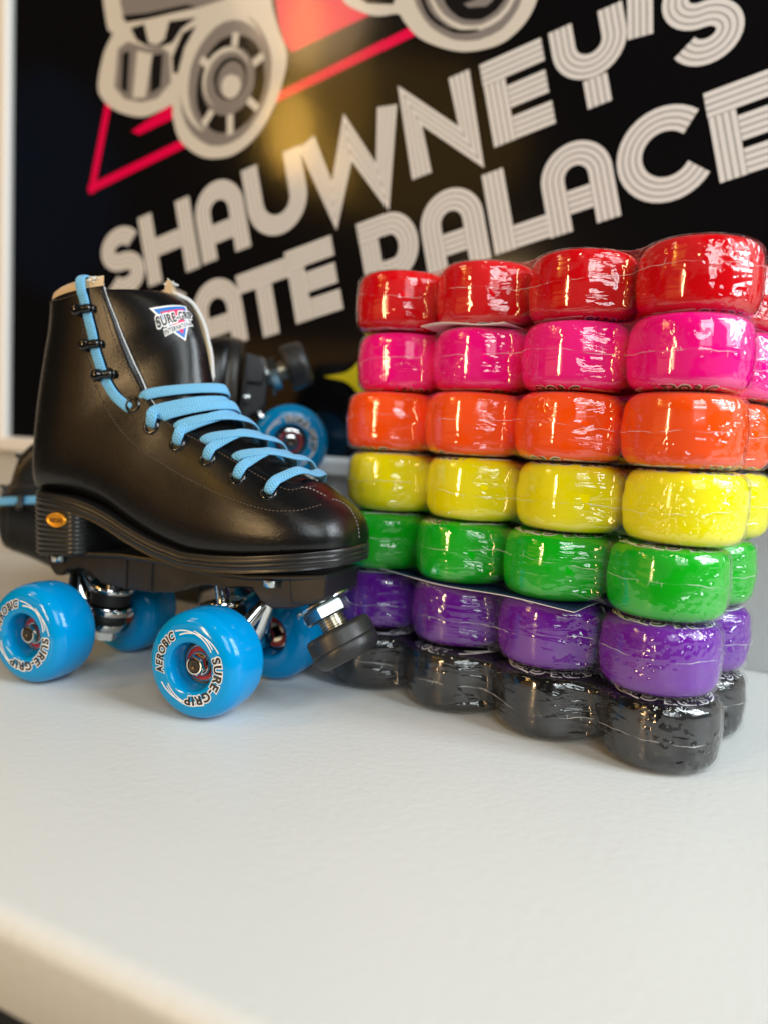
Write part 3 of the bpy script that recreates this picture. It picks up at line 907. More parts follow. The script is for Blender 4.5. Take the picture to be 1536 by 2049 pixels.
for li, (cname, label) in enumerate(PACKS):
    ox, oy, da = PACK_OFF[li]
    a = PA + da
    u = Vector((-math.sin(a), math.cos(a), 0))
    perp = Vector((math.cos(a), math.sin(a), 0))
    pk = thing('wheel_pack', label, 'wheel pack', 'shrink-wrapped packs of wheels stacked by colour')
    pk.location = (Vector((PX + ox, PY + oy, li * PITCH_H)) + u * 1.5 * SP + perp * SP / 2) * MM
    pk.rotation_euler = (0, 0, a - math.pi / 2)
    # wheels (each with its printed face), axis vertical
    w0 = wheel_base.build('wheel', [URE[cname], M['core']], pk, sharp=50)
    if li == 0:
        p0 = print_mesh.build('print', [M['ink_black'], M['ink_white']], w0, recalc=False)
        print_data = p0.data
    else:
        p0 = bpy.data.objects.new('print', print_data)
        COL.objects.link(p0)
        p0.parent = w0
    up = li < 4
    for k, (cx, cy_) in enumerate(ROWC):
        if k == 0:
            w = w0
        else:
            w = w0.copy()
            COL.objects.link(w)
            w.parent = pk
            c = p0.copy()
            COL.objects.link(c)
            c.parent = w
        spin = rnd.uniform(0, 2 * math.pi)
        if up and k in (0, 1, 2, 3):
            spin = [1.2, 1.55, -.62, -.5][k] + rnd.uniform(-.2, .2)
        w.location = (cx * MM, cy_ * MM, (PITCH_H / 2) * MM)
        # face (-y) turned up (or down for the packs above the eye line), then spun about the vertical
        tilt = Matrix.Rotation(-math.pi / 2 if up else math.pi / 2, 4, 'X')
        w.rotation_euler = (Matrix.Rotation(spin, 4, 'Z') @ Matrix.Rotation(math.radians(rnd.uniform(-.2, .2)), 4, 'X') @ tilt).to_euler()
    fo = film_mesh(li + 11).build('film', M['film'], pk, recalc=True, loc=(0, 0, PITCH_H / 2))
    seam_mesh(li + 5).build('seam', M['seam'], pk, loc=(0, 0, PITCH_H / 2))
    if cname in ('green', 'red'):
        # printed card slipped under the wheels, bowed, its edge showing along the near side
        cb = MB()
        nx_, ny_ = 40, 16
        x0, x1 = (-74, 58) if cname == 'green' else (-62, -4)
        y0, y1 = (-60.5 if cname == 'green' else -57.5), 40
        vs = []
        for zoff in (0, .45):
            for j in range(ny_ + 1):
                for i in range(nx_ + 1):
                    x = x0 + (x1 - x0) * i / nx_
                    f = (x - x0) / (x1 - x0)
                    y = y0 + (y1 - y0) * j / ny_
                    edge = max(0, 1 - j / 2.5)
                    skew = 5 * f if cname == 'green' else 3 * math.sin(f * 3.1)
                    z = -.1 + edge * (2.2 * (1 - f) ** 2 + 1.6 * math.cos(f * 9) * .5 if cname == 'green' else 1.2 * math.sin(f * 6) + .6)
                    vs.append((x, y + (1 - j / ny_) * -skew * (1 if j == 0 else .5), z + zoff))
        N = (nx_ + 1) * (ny_ + 1)
        top = [(j * (nx_ + 1) + i, j * (nx_ + 1) + i + 1, (j + 1) * (nx_ + 1) + i + 1, (j + 1) * (nx_ + 1) + i) for j in range(ny_) for i in range(nx_)]
        cb.add(vs, [tuple(N + q for q in f) for f in top], 1, True)
        b_ = len(cb.v) - 2 * N
        for f in top:
            cb.f.append(tuple(reversed(f))); cb.m.append(0); cb.sm.append(True)
        edge_loop = [i for i in range(nx_ + 1)] + [j * (nx_ + 1) + nx_ for j in range(1, ny_ + 1)] + [ny_ * (nx_ + 1) + i for i in range(nx_ - 1, -1, -1)] + [j * (nx_ + 1) for j in range(ny_ - 1, 0, -1)]
        for q in range(len(edge_loop)):
            i0, i1 = edge_loop[q], edge_loop[(q + 1) % len(edge_loop)]
            cb.f.append((i0, i1, i1 + N, i0 + N)); cb.m.append(0); cb.sm.append(False)
        cb.build('card', [M['card_white'], M['card_blue'] if cname == 'green' else M['card_white']], pk, recalc=False)

# ------------------------------------------------------------------ roller skate (built at the origin, toe +x, near side -y)
skate = thing('roller_skate', 'black high top roller skate standing on blue wheels with light blue laces', 'roller skate', 'pair of black roller skates')

SEC = [  # front x,z   back/sole x,z   half width   0 foot .. 1 shaft
    (135.5, 103, 135.2, 101, 2, 0), (134.6, 111, 134.5, 100, 12.5, 0), (131.8, 117.5, 131.3, 99.5, 20.5, 0), (125.8, 123.5, 125.3, 98.5, 28, 0),
    (114, 131, 114, 96.5, 34, 0), (99, 139.5, 99, 94, 37.5, 0), (80, 149, 80, 91.3, 38.6, 0), (62, 159, 60, 89.5, 37.8, 0),
    (47, 169, 38, 88.7, 35.6, .05), (37, 178, 15, 92.7, 33.3, .12), (31, 187, -10, 100.5, 31.4, .22), (28.5, 196, -35, 110, 30.2, .35),
    (26.5, 204, -60, 114, 29.2, .5), (25, 211, -84, 114.6, 28.4, .62), (22.5, 219, -99, 115.2, 28.0, .72), (20, 224, -104.5, 119, 28.0, .82),
    (17.5, 229, -106.5, 135, 28.6, .92), (14, 235, -103.0, 168, 29.8, 1), (8, 240.5, -97.0, 198, 30.4, 1), (0, 245.5, -91.5, 220, 30.8, 1), (-10, 249.5, -89, 237, 31, 1)]
FOOT_L = [0, .30, .62, .86, .955, .99, 1.0, .985, .94, .86, .74, .58, .40, .20, 0]
FOOT_A = [0, 0, 0, .01, .06, .14, .24, .36, .49, .62, .74, .85, .935, .985, 1]
def sec_point(sec, th, inset=0.0):
    fx, fz, bx, bz, w, k = sec
    i = th * (len(FOOT_L) - 1)
    xs = np.arange(len(FOOT_L))
    lf, af = np.interp(i, xs, FOOT_L), np.interp(i, xs, FOOT_A)
    s = math.sin(math.pi * th)
    ls, as_ = max(s, 0) ** .85, (1 - math.cos(math.pi * th)) / 2
    lat, al = lf * (1 - k) + ls * k, af * (1 - k) + as_ * k
    L = math.hypot(fx - bx, fz - bz)
    e = inset / max(L, 1)
    al = e + al * (1 - 2 * e)
    return Vector((bx + (fx - bx) * al, (w - inset) * lat, bz + (fz - bz) * al))
N_T = 150
SECI = catmull(SEC, N_T)
FLAP = [(-36, 262), (-33, 250), (-21, 225), (-10, 199), (1, 181), (9, 173), (17, 168), (31, 161.5), (48, 154.8), (68, 146.4), (88, 138.4), (99, 135), (103, 136), (107, 139), (110, 150)]
_fx, _fz = [q[0] for q in FLAP], [q[1] for q in FLAP]
def theta_max(ti, side=-1):
    q = ti / (N_T - 1) * (len(SEC) - 1)
    if q < 4.2:
        return 1.0
    sec = SECI[ti]
    for s in range(300, 1000):
        th = s / 1000
        p = sec_point(sec, th)
        dx = 27.0 * min(max((p.z - 172) / 25, 0), 1) if side > 0 else 0.0      # the far flap reaches further round
        if th > .42 and p.x - dx > -36 and p.z > float(np.interp(p.x - dx, _fx, _fz)):
            return th
    return 1.0
NTH = 34
def boot_grid():
    rows = []
    for ti in range(N_T):
        tms = {-1: theta_max(ti, -1), 1: theta_max(ti, 1)}
        row = []
        for j in range(-NTH, NTH + 1):
            f = abs(j) / NTH
            th = f * tms[1 if j > 0 else -1]
            p = sec_point(SECI[ti], th)
            q_ = Vector((p.x, math.copysign(p.y, j) if j else 0.0, p.z))
            if j > 0:      # far flap stands open a little
                wz = min(max((p.z - 182) / 35, 0), 1)
                wj = min(max((f - .55) / .45, 0), 1)
                k_ = wz * wz * (3 - 2 * wz) * wj * wj
                q_ += Vector((4 * k_, 6 * k_, 0))
            row.append(q_)
        rows.append(row)
    return rows
GRID = boot_grid()
bb = MB()
vs = [p for r_ in GRID for p in r_]
wn = 2 * NTH + 1
fs = []
for i in range(N_T - 1):
    for j in range(wn - 1):
        fs.append((i * wn + j, i * wn + j + 1, (i + 1) * wn + j + 1, (i + 1) * wn + j))
bb.add(vs, fs, 0, True)
bb.add([GRID[0][j] for j in range(wn)], [tuple(range(wn))], 0, True)
boot = bb.build('boot', [M['leather'], M['lining'], M['felt']], skate, weld=.35)
so = boot.modifiers.new('thickness', 'SOLIDIFY')
so.thickness = 2.6 * MM
so.offset = -1
so.material_offset = 1
so.material_offset_rim = 2

# tongue
def tongue_grid(extra=0.0):
    rows = []
    q0, q1 = 4.9, 20.0
    nt, nj = 60, 36
    for a in range(nt + 1):
        row = []
        for b in range(nj + 1):
            v = b / nj * 2 - 1
            half = np.interp(a / nt, [0, .12, .45, 1], [.42, .46, .48, .50])
            top = 1.0 - .052 * (1 - abs(v) ** 1.6)
            q = q0 + (q1 - q0) * (a / nt) * top
            sec = SECI[0] * 0
            fi = q / (len(SEC) - 1) * (N_T - 1)
            i0 = min(int(fi), N_T - 2)
            sec = SECI[i0] + (SECI[i0 + 1] - SECI[i0]) * (fi - i0)
            ins = float(np.interp(a / nt, [0, .3, .5, 1], [3.2, 3.0, 2.2, 1.0]))
            p = sec_point(sec, 1 - abs(v) * half, ins)
            row.append(Vector((p.x + extra, math.copysign(p.y, v), p.z)))
        rows.append(row)
    return rows
TG = tongue_grid()
tm_ = MB()
nj = len(TG[0])
tm_.add([p for r_ in TG for p in r_], [(i * nj + j, i * nj + j + 1, (i + 1) * nj + j + 1, (i + 1) * nj + j) for i in range(len(TG) - 1) for j in range(nj - 1)], 0, True)
tongue = tm_.build('tongue', [M['leather'], M['felt'], M['felt']], skate, recalc=False)
_pl = tongue.data.polygons
_c = _pl[(len(TG) // 2) * (nj - 1) + (nj - 1) // 2]
if _c.normal.x < 0:
    tongue.data.flip_normals()
so = tongue.modifiers.new('thickness', 'SOLIDIFY')
so.thickness = 4.0 * MM
so.offset = -1
so.material_offset = 1
so.material_offset_rim = 2

# plan outline of the sole
PLAN = [(136.2, 0), (135.2, 11), (131.3, 21.5), (124.5, 29.3), (113.5, 35.6), (98, 39.2), (80, 40.2), (60, 39.2), (38, 37), (15, 34.4), (-10, 32.2), (-35, 30.4), (-60, 29.2), (-80, 26.2), (-92, 20), (-98.8, 11), (-101, 0)]
PLANI = catmull(PLAN, 70)
SOLE_X = [-113, -90, -62, -50, -35, -22, -10, 3, 15, 38, 60, 80, 99, 116, 129, 141]
SOLE_Z = [116.0, 115.4, 114.6, 113.6, 110.4, 106.0, 101.0, 96.6, 93.2, 89.2, 89.9, 91.6, 94.2, 96.6, 98.6, 101.2]
def sole_z(x):
    return float(np.interp(x, SOLE_X, SOLE_Z))
def band(mb, layers, mi=0, keep=lambda x: True):
    """layers: (inset, dz) rings following the sole line"""
    loop = [(x, -y) for x, y in PLANI] + [(x, y) for x, y in PLANI[::-1][1:-1]]
    n = len(loop)
    vs = []
    for ins, dz in layers:
        for x, y in loop:
                        vs.append((x - (ins if x > 116 else -ins if x < -88 else 0) * min(1, 1 - abs(y) / 34) , y - math.copysign(min(ins, abs(y)), y), sole_z(x) + dz))
    fs = [(i * n + k, i * n + (k + 1) % n, (i + 1) * n + (k + 1) % n, (i + 1) * n + k) for i in range(len(layers) - 1) for k in range(n)]
    h_ = n // 2
    for base, rev in ((0, False), ((len(layers) - 1) * n, True)):
        for k in range(h_):
            a_, b_ = base + k, base + k + 1
            c_, d_ = base + (n - k - 1) % n, base + (n - k) % n
            q = [a_, b_, c_, d_] if k else [a_, b_, base + n - 1]
            q = list(dict.fromkeys(q))
            if len(q) > 2:
                fs.append(tuple(q))
    mb.add(vs, fs, mi, True)
slb = MB()
band(slb, [(.8, 1.2), (-.6, .6), (-1.0, -.6), (-.6, -2.0), (-.1, -2.4), (-.8, -2.9), (-1.1, -3.8), (-.7, -4.6), (-.1, -4.9), (-.7, -5.4), (-.8, -7.2), (.3, -8.3), (2.5, -8.6)])
sole = slb.build('sole', M['sole'], skate, sharp=50)

# heel block with ridges
hb = MB()
loop = []
for x, y in PLANI[::-1]:
    if x <= -46:
        loop.append((x, -y))
loop = [(x, y) for x, y in loop]
half = loop
full = half + [(-45.5, -24), (-44.5, -12), (-44, 0), (-44.5, 12), (-45.5, 24)] + [(x, -y) for x, y in half[::-1][:-1]]
n = len(full)
rows = []
zt = 0
for k in range(40):
    f = k / 39
    ridge = -.55 if (k % 4) in (0, 3) else .15
    row = []
    for x, y in full:
        z1 = sole_z(x) - 7.6
        z0 = 74.0 + (x + 104) * .09
        taper = 1 - .035 * f
        ins = ridge if x < -47 else 0
        L_ = max(math.hypot(x + 70, y), 1)
        row.append((-75 + (x + 75) * taper + ins * (x + 70) / L_, y * taper + ins * y / L_, z1 + (z0 - z1) * f))
    rows.append(row)
hb.add([p for r_ in rows for p in r_], [(i * n + k, i * n + (k + 1) % n, (i + 1) * n + (k + 1) % n, (i + 1) * n + k) for i in range(39) for k in range(n)], 0, True)
hb.add(rows[-1], [tuple(range(n))], 0, False)
hb.add(rows[0], [tuple(range(n))], 0, False)
heel = hb.build('heel', M['sole'], skate, sharp=60)

# plate: black nylon chassis
plb = MB()
side = [(-86, 73.5), (-81, 65), (-77, 61), (-71, 61.5), (-66, 66.5), (-57, 68.5), (-46, 66), (-38, 60), (-20, 58.5), (0, 59), (18, 61), (30, 66.5), (44, 69), (58, 68.5), (66, 70),
        (74, 70.5), (80, 63.5), (88, 60), (100, 61.5), (110, 65), (124.5, 70.5), (124.5, 84), (100, 80.5), (75, 77.5), (45, 77), (20, 80), (-20, 81), (-50, 78), (-86, 75.8)]
plb.prism(side, -17, 17)
top = [(-87, 74), (-60, 76), (-20, 79.2), (15, 78.6), (45, 75.8), (75, 76.2), (100, 79), (124.8, 82.6), (124.8, 85.6), (100, 82.6), (75, 79.8), (45, 79.3), (15, 82), (-20, 82.5), (-60, 79.5), (-87, 77)]
plb.prism(top, -22.5, 22.5)
toe = [(103, 66), (113, 67), (124.9, 71.5), (124.9, 84), (112, 82), (101, 80)]
plb.prism(toe, -22, 22)
for x in (-18, 2):
    plb.prism([(x - 1.2, 59.5), (x + 1.2, 59.5), (x + 1.2, 80), (x - 1.2, 80)], -18.2, 18.2)
plate = bevel(plb.build('plate', M['plate'], skate), 1.4, 2)
for x, y, z in ((-72, -19, 74.6), (88, -19.5, 77.2), (-72, 19, 74.6), (88, 19.5, 77.2)):
    nb = MB()
    nb.lathe([(0, -3.4), (4.2, -3.4), (4.6, -2.8), (4.6, .6), (0, .6)], (x, y, z), (0, 0, 1), 18)
    nb.build('mounting_bolt', M['zinc'], skate, sharp=40)

# trucks
WB2, TRK, WW = 61.3, 41.0, 34.4
def truck(sgn):
    """sgn +1: front truck (kingpin behind the axle, pivot arm ahead)"""
    t = MB()
    ax = sgn * WB2
    t.tube([(ax, -26, 31), (ax, -20, 31), (ax, -10, 31.5), (ax, 10, 31.5), (ax, 20, 31), (ax, 26, 31)], [5.2, 6.5, 7.5, 7.5, 6.5, 5.2], 20)
    kx = ax - sgn * 15
    t.lathe([(11, -2.6), (15, -2.6), (15.4, -2), (15.4, 2), (15, 2.6), (11, 2.6)], (kx, 0, 41), (-sgn * .18, 0, 1), 40, closed=True)
    for s in (-1, 1):
        t.tube([(ax, s * 8, 33), (ax - sgn * 5, s * 11.5, 37), (kx, s * 13, 41)], [6, 5, 3.4], 12)
    t.tube([(ax, 0, 33), (ax + sgn * 7, 0, 45), (ax + sgn * 13, 0, 57), (ax + sgn * 17, 0, 66)], [8.2, 7.0, 5.2, 4.6], 16)
    for s in (-1, 1):
        t.tube([(ax, s * 19, 34), (ax + sgn * 4, s * 14, 43), (ax + sgn * 10, s * 6, 54), (ax + sgn * 15, 0, 62)], [5.4, 4.6, 4.0, 3.4], 12)
    o = t.build('truck', M['chrome'], skate, sharp=50)
    a = (-sgn * .18, 0, 1)
    c = MB()
    c.lathe([(0, 3.2), (12, 3.2), (13.2, 4.2), (13.2, 11), (12, 12), (0, 12)], (kx, 0, 41), a, 36)
    c.lathe([(0, -3.2), (11.5, -3.2), (12.4, -4.2), (12.4, -8.8), (11.5, -9.6), (0, -9.6)], (kx, 0, 41), a, 36)
    c.build('cushion', M['black_rubber'], o, sharp=50)
    w = MB()
    w.lathe([(0, 12.2), (14, 12.2), (14.6, 13), (14.6, 15.2), (14, 16), (0, 16)], (kx, 0, 41), a, 36)
    w.lathe([(0, -9.8), (12.2, -9.8), (12.4, -11), (10, -15.5), (7.5, -15.8), (7.5, -17)], (kx, 0, 41), a, 36)
    w.lathe([(8.6, -15.6), (8.6, -21.5), (5, -22), (0, -22)], (kx, 0, 41), a, 6, smooth=False)
    w.lathe([(4.6, 16), (4.6, 30), (0, 30)], (kx, 0, 41), a, 16)
    w.build('kingpin', M['chrome'], o, sharp=40)
    return o
truck(1)
truck(-1)

# wheels on the axles
sk_wheel = wheel_mesh(R_W, WW, None, deep=12.0)
sk_print = wheel_print(R_W, WW)
def skate_wheel(x, y, spin, first=None):
    flip = y > 0
    if first is None:
        w = sk_wheel.build('wheel', [URE['blue'], M['core']], skate, sharp=50)
        sk_print.build('print', [M['ink_black'], M['ink_white']], w, recalc=False)
        b = MB()
        d = WW / 2
        for s in (-1, 1):
            yy = s * (d - 11.6)
            b.lathe([(10.6, yy - s * .6), (10.6, yy), (9.7, yy + s * .15), (9.6, yy - s * .4)], (0, 0, 0), (0, 1, 0), 48, 0)
            b.lathe([(9.6, yy - s * .45), (6.2, yy - s * .45)], (0, 0, 0), (0, 1, 0), 48, 1)
            b.lathe([(6.2, yy - s * .5), (6.2, yy + s * .05), (4.0, yy + s * .05)], (0, 0, 0), (0, 1, 0), 32, 0)
        b.build('bearing', [M['chrome'], M['shield']], w, sharp=40)
        nu = MB()
        y0 = -(d - 11.4)
        nu.lathe([(4.0, y0), (7.1, y0 - .2), (7.1, y0 - 1.6), (6.4, y0 - 2.4), (6.0, y0 - 2.4)], (0, 0, 0), (0, 1, 0), 32)
        nu.lathe([(6.3, y0 - 1.6), (6.3, y0 - 5.8), (5.7, y0 - 6.5), (4.9, y0 - 6.6), (4.2, y0 - 6.2), (4.2, y0 - 5.2)], (0, 0, 0), (0, 1, 0), 6, smooth=False)
        nu.lathe([(5.6, y0 - 5.9), (5.0, y0 - 7.2), (4.2, y0 - 7.3), (4.0, y0 - 6.4)], (0, 0, 0), (0, 1, 0), 28)
        nu.build('axle_nut', M['chrome'], w, sharp=35)
        ax_ = MB()
        ax_.lathe([(4.1, 4), (4.1, y0 - 6.6), (3.5, y0 - 7.6), (1.4, y0 - 7.7), (0, y0 - 7.0)], (0, 0, 0), (0, 1, 0), 24)
        ax_.build('axle', M['axle'], w, sharp=35)
    else:
        w = copy_tree(first, skate)
    w.location = (x * MM, y * MM, 31.2 * MM)
    w.rotation_euler = (Matrix.Rotation(math.pi if flip else 0, 4, 'Z') @ Matrix.Rotation(spin, 4, 'Y')).to_euler()
    return w
w1 = skate_wheel(WB2, -TRK, 0.0)
skate_wheel(-WB2, -TRK, math.radians(22), w1)
skate_wheel(WB2, TRK, 1.3, w1)
skate_wheel(-WB2, TRK, 2.4, w1)

# toe stop
TS_A = Vector((0.56, 0, -0.83)).normalized()
TS_O = Vector((109.5, 0, 68.5))
ts = MB()
ts.lathe([(0, 22), (12, 22), (18.0, 22.3), (19.8, 23.4), (20.3, 25.5), (20.6, 32.5), (19.8, 33.2), (20.2, 34), (19.6, 38.5), (18.2, 41), (15.5, 42.3), (0, 42.8)], TS_O, TS_A, 56)
stop = ts.build('toe_stop', M['stop_rubber'], skate, sharp=50)
tn = MB()
tn.lathe([(6, 4.5), (16.5, 4.5), (17.4, 5.2), (17.4, 6.2), (16.5, 6.9), (6, 6.9)], TS_O, TS_A, 40)
tn.lathe([(6, 7.0), (13.5, 7.0), (14.6, 8), (14.6, 14), (13.5, 15), (6, 15)], TS_O, TS_A, 6, smooth=False)
tn.build('lock_nut', M['zinc'], stop, sharp=35)
tt = MB()
prof = [(0, -4)]
for k in range(34):
    h_ = -4 + k * .8
    prof.append((8.3 if k % 2 else 7.5, h_))
prof.append((0, 23))
tt.lathe(prof, TS_O, TS_A, 32, smooth=False)
tt.build('threaded_stem', M['brass'], stop)

# ------------------------------------------------------------------ details snapped on the boot surface
from mathutils.bvhtree import BVHTree
_flat = [p for r_ in GRID for p in r_]
BT = BVHTree.FromPolygons(_flat, [(i * wn + j, i * wn + j + 1, (i + 1) * wn + j + 1, (i + 1) * wn + j) for i in range(N_T - 1) for j in range(wn - 1)])
def snap(x, z, side=-1):
    """point and outward normal of the upper seen from the side at (x, z); falls back to the nearest point"""
    hit = BT.ray_cast(Vector((x, side * 120, z)), Vector((0, -side, 0)))
    if hit[0] is None or hit[0].y * side < -2:
        hit = BT.find_nearest(Vector((x, side * 30, z)))
    p, nrm = hit[0], hit[1]
    if nrm.y * side < 0 and abs(nrm.y) > .15:
        nrm = -nrm
    elif abs(nrm.y) <= .15 and nrm.z < 0:
        nrm = -nrm
    return Vector(p), Vector(nrm)
def resample(pts, step):
    P = [Vector(p) for p in pts]
    out, acc = [P[0]], 0.0
    for a_, b_ in zip(P, P[1:]):
        L = (b_ - a_).length
        while acc + L >= step:
            t = (step - acc) / L
            a_ = a_.lerp(b_, t)
            out.append(a_.copy())
            L = (b_ - a_).length
            acc = 0.0
        acc += L
    return out
def seam_line(mb, xz, mi, step=2.3, dash=.66, r=.40, side=-1, lift=.16, smooth=True):
    pts = catmull(xz, len(xz) * 10) if smooth else xz
    S = [snap(float(x), float(z), side) for x, z in pts]
    P = resample([p + n_ * lift for p, n_ in S], step / 6)
    k = 0
    while k + 4 < len(P):
        seg = P[k:k + 5]
        mb.tube([seg[0], seg[1], seg[3], seg[4]], [.12, r, r, .12], 5, mi)
        k += 6
MAIN = [(-47.7, 243), (-45.3, 227.7), (-43.0, 214.6), (-40.0, 201.4), (-36.6, 188.2), (-33.0, 180.3), (-27.8, 172.4), (-19.9, 163.8), (-11.0, 156.2), (-0.5, 149.6), (10.9, 144.1), (22.4, 138.9), (34.9, 134.2), (48.1, 130.1), (61.8, 125.9), (76.8, 122.5), (86.3, 120.7), (96.2, 119.6), (104.0, 119.9), (110.1, 120.7), (115.0, 122.4), (118.6, 124.2)]
EDGE = [(-31.9, 243), (-29.7, 234.8), (-26.6, 225.3), (-23.7, 217.5), (-20.9, 210.6), (-17.8, 203.8), (-15.0, 197.8), (-10.8, 190.0), (-4.2, 182.0), (2.1, 175.6), (9.1, 169.8), (18.6, 164.0), (28.3, 159.3), (36.8, 156.2), (45.7, 152.6), (56.0, 148.1), (66.1, 143.9), (76.1, 139.5), (86.1, 135.4), (94.0, 132.4), (100.2, 131.0), (105, 132.4), (109, 133.4)]
for side in (-1, 1):
    sm = MB()
    seam_line(sm, MAIN, 0, side=side)
    seam_line(sm, EDGE, 0, side=side)
    seam_line(sm, [(-90, 238), (-78, 238.2), (-64, 238.4), (-53.5, 239.7), (-48.3, 240.9)], 0, side=side)
    seam_line(sm, [(104, 132.6), (107.7, 132.1), (112.2, 130.2), (116.7, 128.0)], 1, side=side)
    sm.build('stitching', [M['thread'], M['thread_lit']], skate, recalc=False)
# the toe seam runs over the middle of the toe box
tsm = MB()
TOE_P = [Vector(p) for p in catmull([(119.2, -8.6, 125.6), (121.4, -6.0, 126), (124.3, -3.2, 124.4), (128, -2.6, 121.6), (131.1, -3.6, 118.2), (133.4, -3.7, 114.2), (134.9, -3.6, 109.1), (135.3, -3.0, 103)], 90)]
TP = []
for p in TOE_P:
    q, nn, _, _ = BT.find_nearest(p)
    if (p + nn - q).length < (p - nn - q).length - 1e9:
        nn = -nn
    if nn.dot(Vector((1, 0, .6))) < 0:
        nn = -nn
    TP.append(q + nn * .15)
TP = resample(TP, .38)
k = 0
while k + 4 < len(TP):
    tsm.tube([TP[k], TP[k + 1], TP[k + 3], TP[k + 4]], [.12, .32, .32, .12], 5)
    k += 6
tsm.build('toe_stitching', M['thread_lit'], skate, recalc=False)

# padded lining standing above the collar edge
lin = MB()
loop = GRID[-1]
prof = [(2.4, -14), (1.6, -1.0), (.9, 2.0), (1.5, 5.0), (3.2, 6.6), (5.0, 6.0), (6.0, 3.5), (6.0, -14)]
vs = []
axis_c = Vector((-55, 0, 0))
for p in loop:
    d = Vector((axis_c.x - p.x, -p.y, 0)).normalized()
    for ins, dz in prof:
        q = p + d * ins
        vs.append((q.x, q.y, p.z + dz))
m_ = len(prof)
lin.add(vs, [(i * m_ + k, i * m_ + k + 1, (i + 1) * m_ + k + 1, (i + 1) * m_ + k) for i in range(len(loop) - 1) for k in range(m_ - 1)], 0, True)
for e in (0, len(loop) - 1):
    lin.add([vs[e * m_ + k] for k in range(m_)], [tuple(range(m_))], 0, True)
lin.build('lining', M['lining'], skate)
for side in (-1, 1):
    fz = MB()
    j = 2 if side < 0 else wn - 3
    p = loop[j]
    for k in range(24):
        o_ = Vector((rnd.gauss(0, 1.5), rnd.gauss(0, 1.2), rnd.gauss(0, 1.3)))
        base = p + Vector((-2.5, -side * 2.5, 3.5)) + o_
        fz.tube([base, base + Vector((rnd.gauss(0, 1.6), rnd.gauss(0, 1.6), rnd.gauss(.2, 1.0)))], [.9, .25], 5)
    fz.build('fleece_edge', M['felt'], skate, recalc=False)

# eyelets and lace hooks
EYE = [(90.0, 129.2), (69.2, 136.3), (47.2, 145.6), (25.4, 153.2), (6.4, 162.7), (-8.6, 175.1)]
HOOK = [(-41.5, 231.3), (-35.9, 210.4), (-28.1, 192.6)]
eyes = {}
for side in (-1, 1):
    for k, (x, z) in enumerate(EYE):
        p, nn = snap(x, z, side)
        eyes[(side, k)] = (p, nn)
        e = MB()
        e.lathe([(2.9, -1.2), (3.0, .6), (3.5, 1.2), (4.4, 1.1), (5.2, .4), (5.3, -.2)], p, nn, 28)
        e.lathe([(2.95, -.9), (0, -.9)], p, nn, 20)
        e.build('eyelet', M['black_metal'], skate, recalc=False)
    for x, z in HOOK:
        p, nn = snap(x - 1.5 + (24 if side > 0 else 0), z, side)
        fwd = Vector((1, 0, .12))
        fwd = (fwd - nn * fwd.dot(nn)).normalized()
        h_ = MB()
        h_.lathe([(4.2, -.3), (4.3, .4), (3.5, .8), (1.8, .9)], p + fwd * 3, nn, 24)
        c0 = p - fwd * 2.6 + nn * 2.7
        h_.lathe([(.01, -4.0), (2.2, -3.6), (3.6, -2.2), (4.0, 0), (3.5, 2.0), (2.4, 3.2), (2.2, 4.4)], c0, fwd, 24)
        h_.lathe([(1.8, 4.2), (2.7, 4.5), (2.7, 5.4), (2.2, 5.7), (2.2, 6.1), (2.8, 6.4), (2.8, 7.4), (2.2, 7.8), (2.3, 8.2), (2.6, 8.5), (2.4, 9.6), (.01, 9.8)], c0, fwd, 24)
        h_.build('lace_hook', M['black_metal'], skate, recalc=False)

# laces: flat braided ribbon
def ribbon(mb, pts, nrm, w=7.2, th=1.9, u0=0.0, n_s=16, taper=False):
    P = catmull([tuple(p) for p in pts], len(pts) * 9)
    N_ = catmull([tuple(q) for q in nrm], len(pts) * 9)
    rows, us = [], []
    u = u0
    for i in range(len(P)):
        p = Vector(P[i])
        t = Vector(P[min(i + 1, len(P) - 1)] - P[max(i - 1, 0)]).normalized()
        n_ = Vector(N_[i])
        n_ = (n_ - t * n_.dot(t)).normalized()
        s_ = t.cross(n_)
        row = []
        ww = w * (.62 + .38 * min(1, i / len(P) / .20)) if taper else w
        for k in range(n_s):
            a_ = 2 * math.pi * k / n_s
            c_, s2 = math.cos(a_), math.sin(a_)
            row.append(p + s_ * (ww / 2) * math.copysign(abs(c_) ** .75, c_) + n_ * (th / 2) * math.copysign(abs(s2) ** .8, s2))
        if i:
            u += (Vector(P[i]) - Vector(P[i - 1])).length
        rows.append(row)
        us.append(u)
    vs = [p for r_ in rows for p in r_]
    fs, uvs = [], []
    def vv(k):
        a_ = 2 * math.pi * k / n_s
        return .5 + .5 * math.cos(a_)
    for i in range(len(rows) - 1):
        for k in range(n_s):
            k2 = (k + 1) % n_s
            fs.append((i * n_s + k, i * n_s + k2, (i + 1) * n_s + k2, (i + 1) * n_s + k))
            uvs.append(((us[i], vv(k)), (us[i], vv(k2)), (us[i + 1], vv(k2)), (us[i + 1], vv(k))))
    fs.append(tuple(range(n_s)))
    uvs.append(tuple((us[0], vv(k)) for k in range(n_s)))
    fs.append(tuple(range((len(rows) - 1) * n_s, len(rows) * n_s)))
    uvs.append(tuple((us[-1], vv(k)) for k in range(n_s)))
    mb.add(vs, fs, 0, True, uvs)
def edge_pt(x, side):
    z = float(np.interp(x, _fx, _fz))
    return snap(x, z - 1.5, side)
lc = MB()
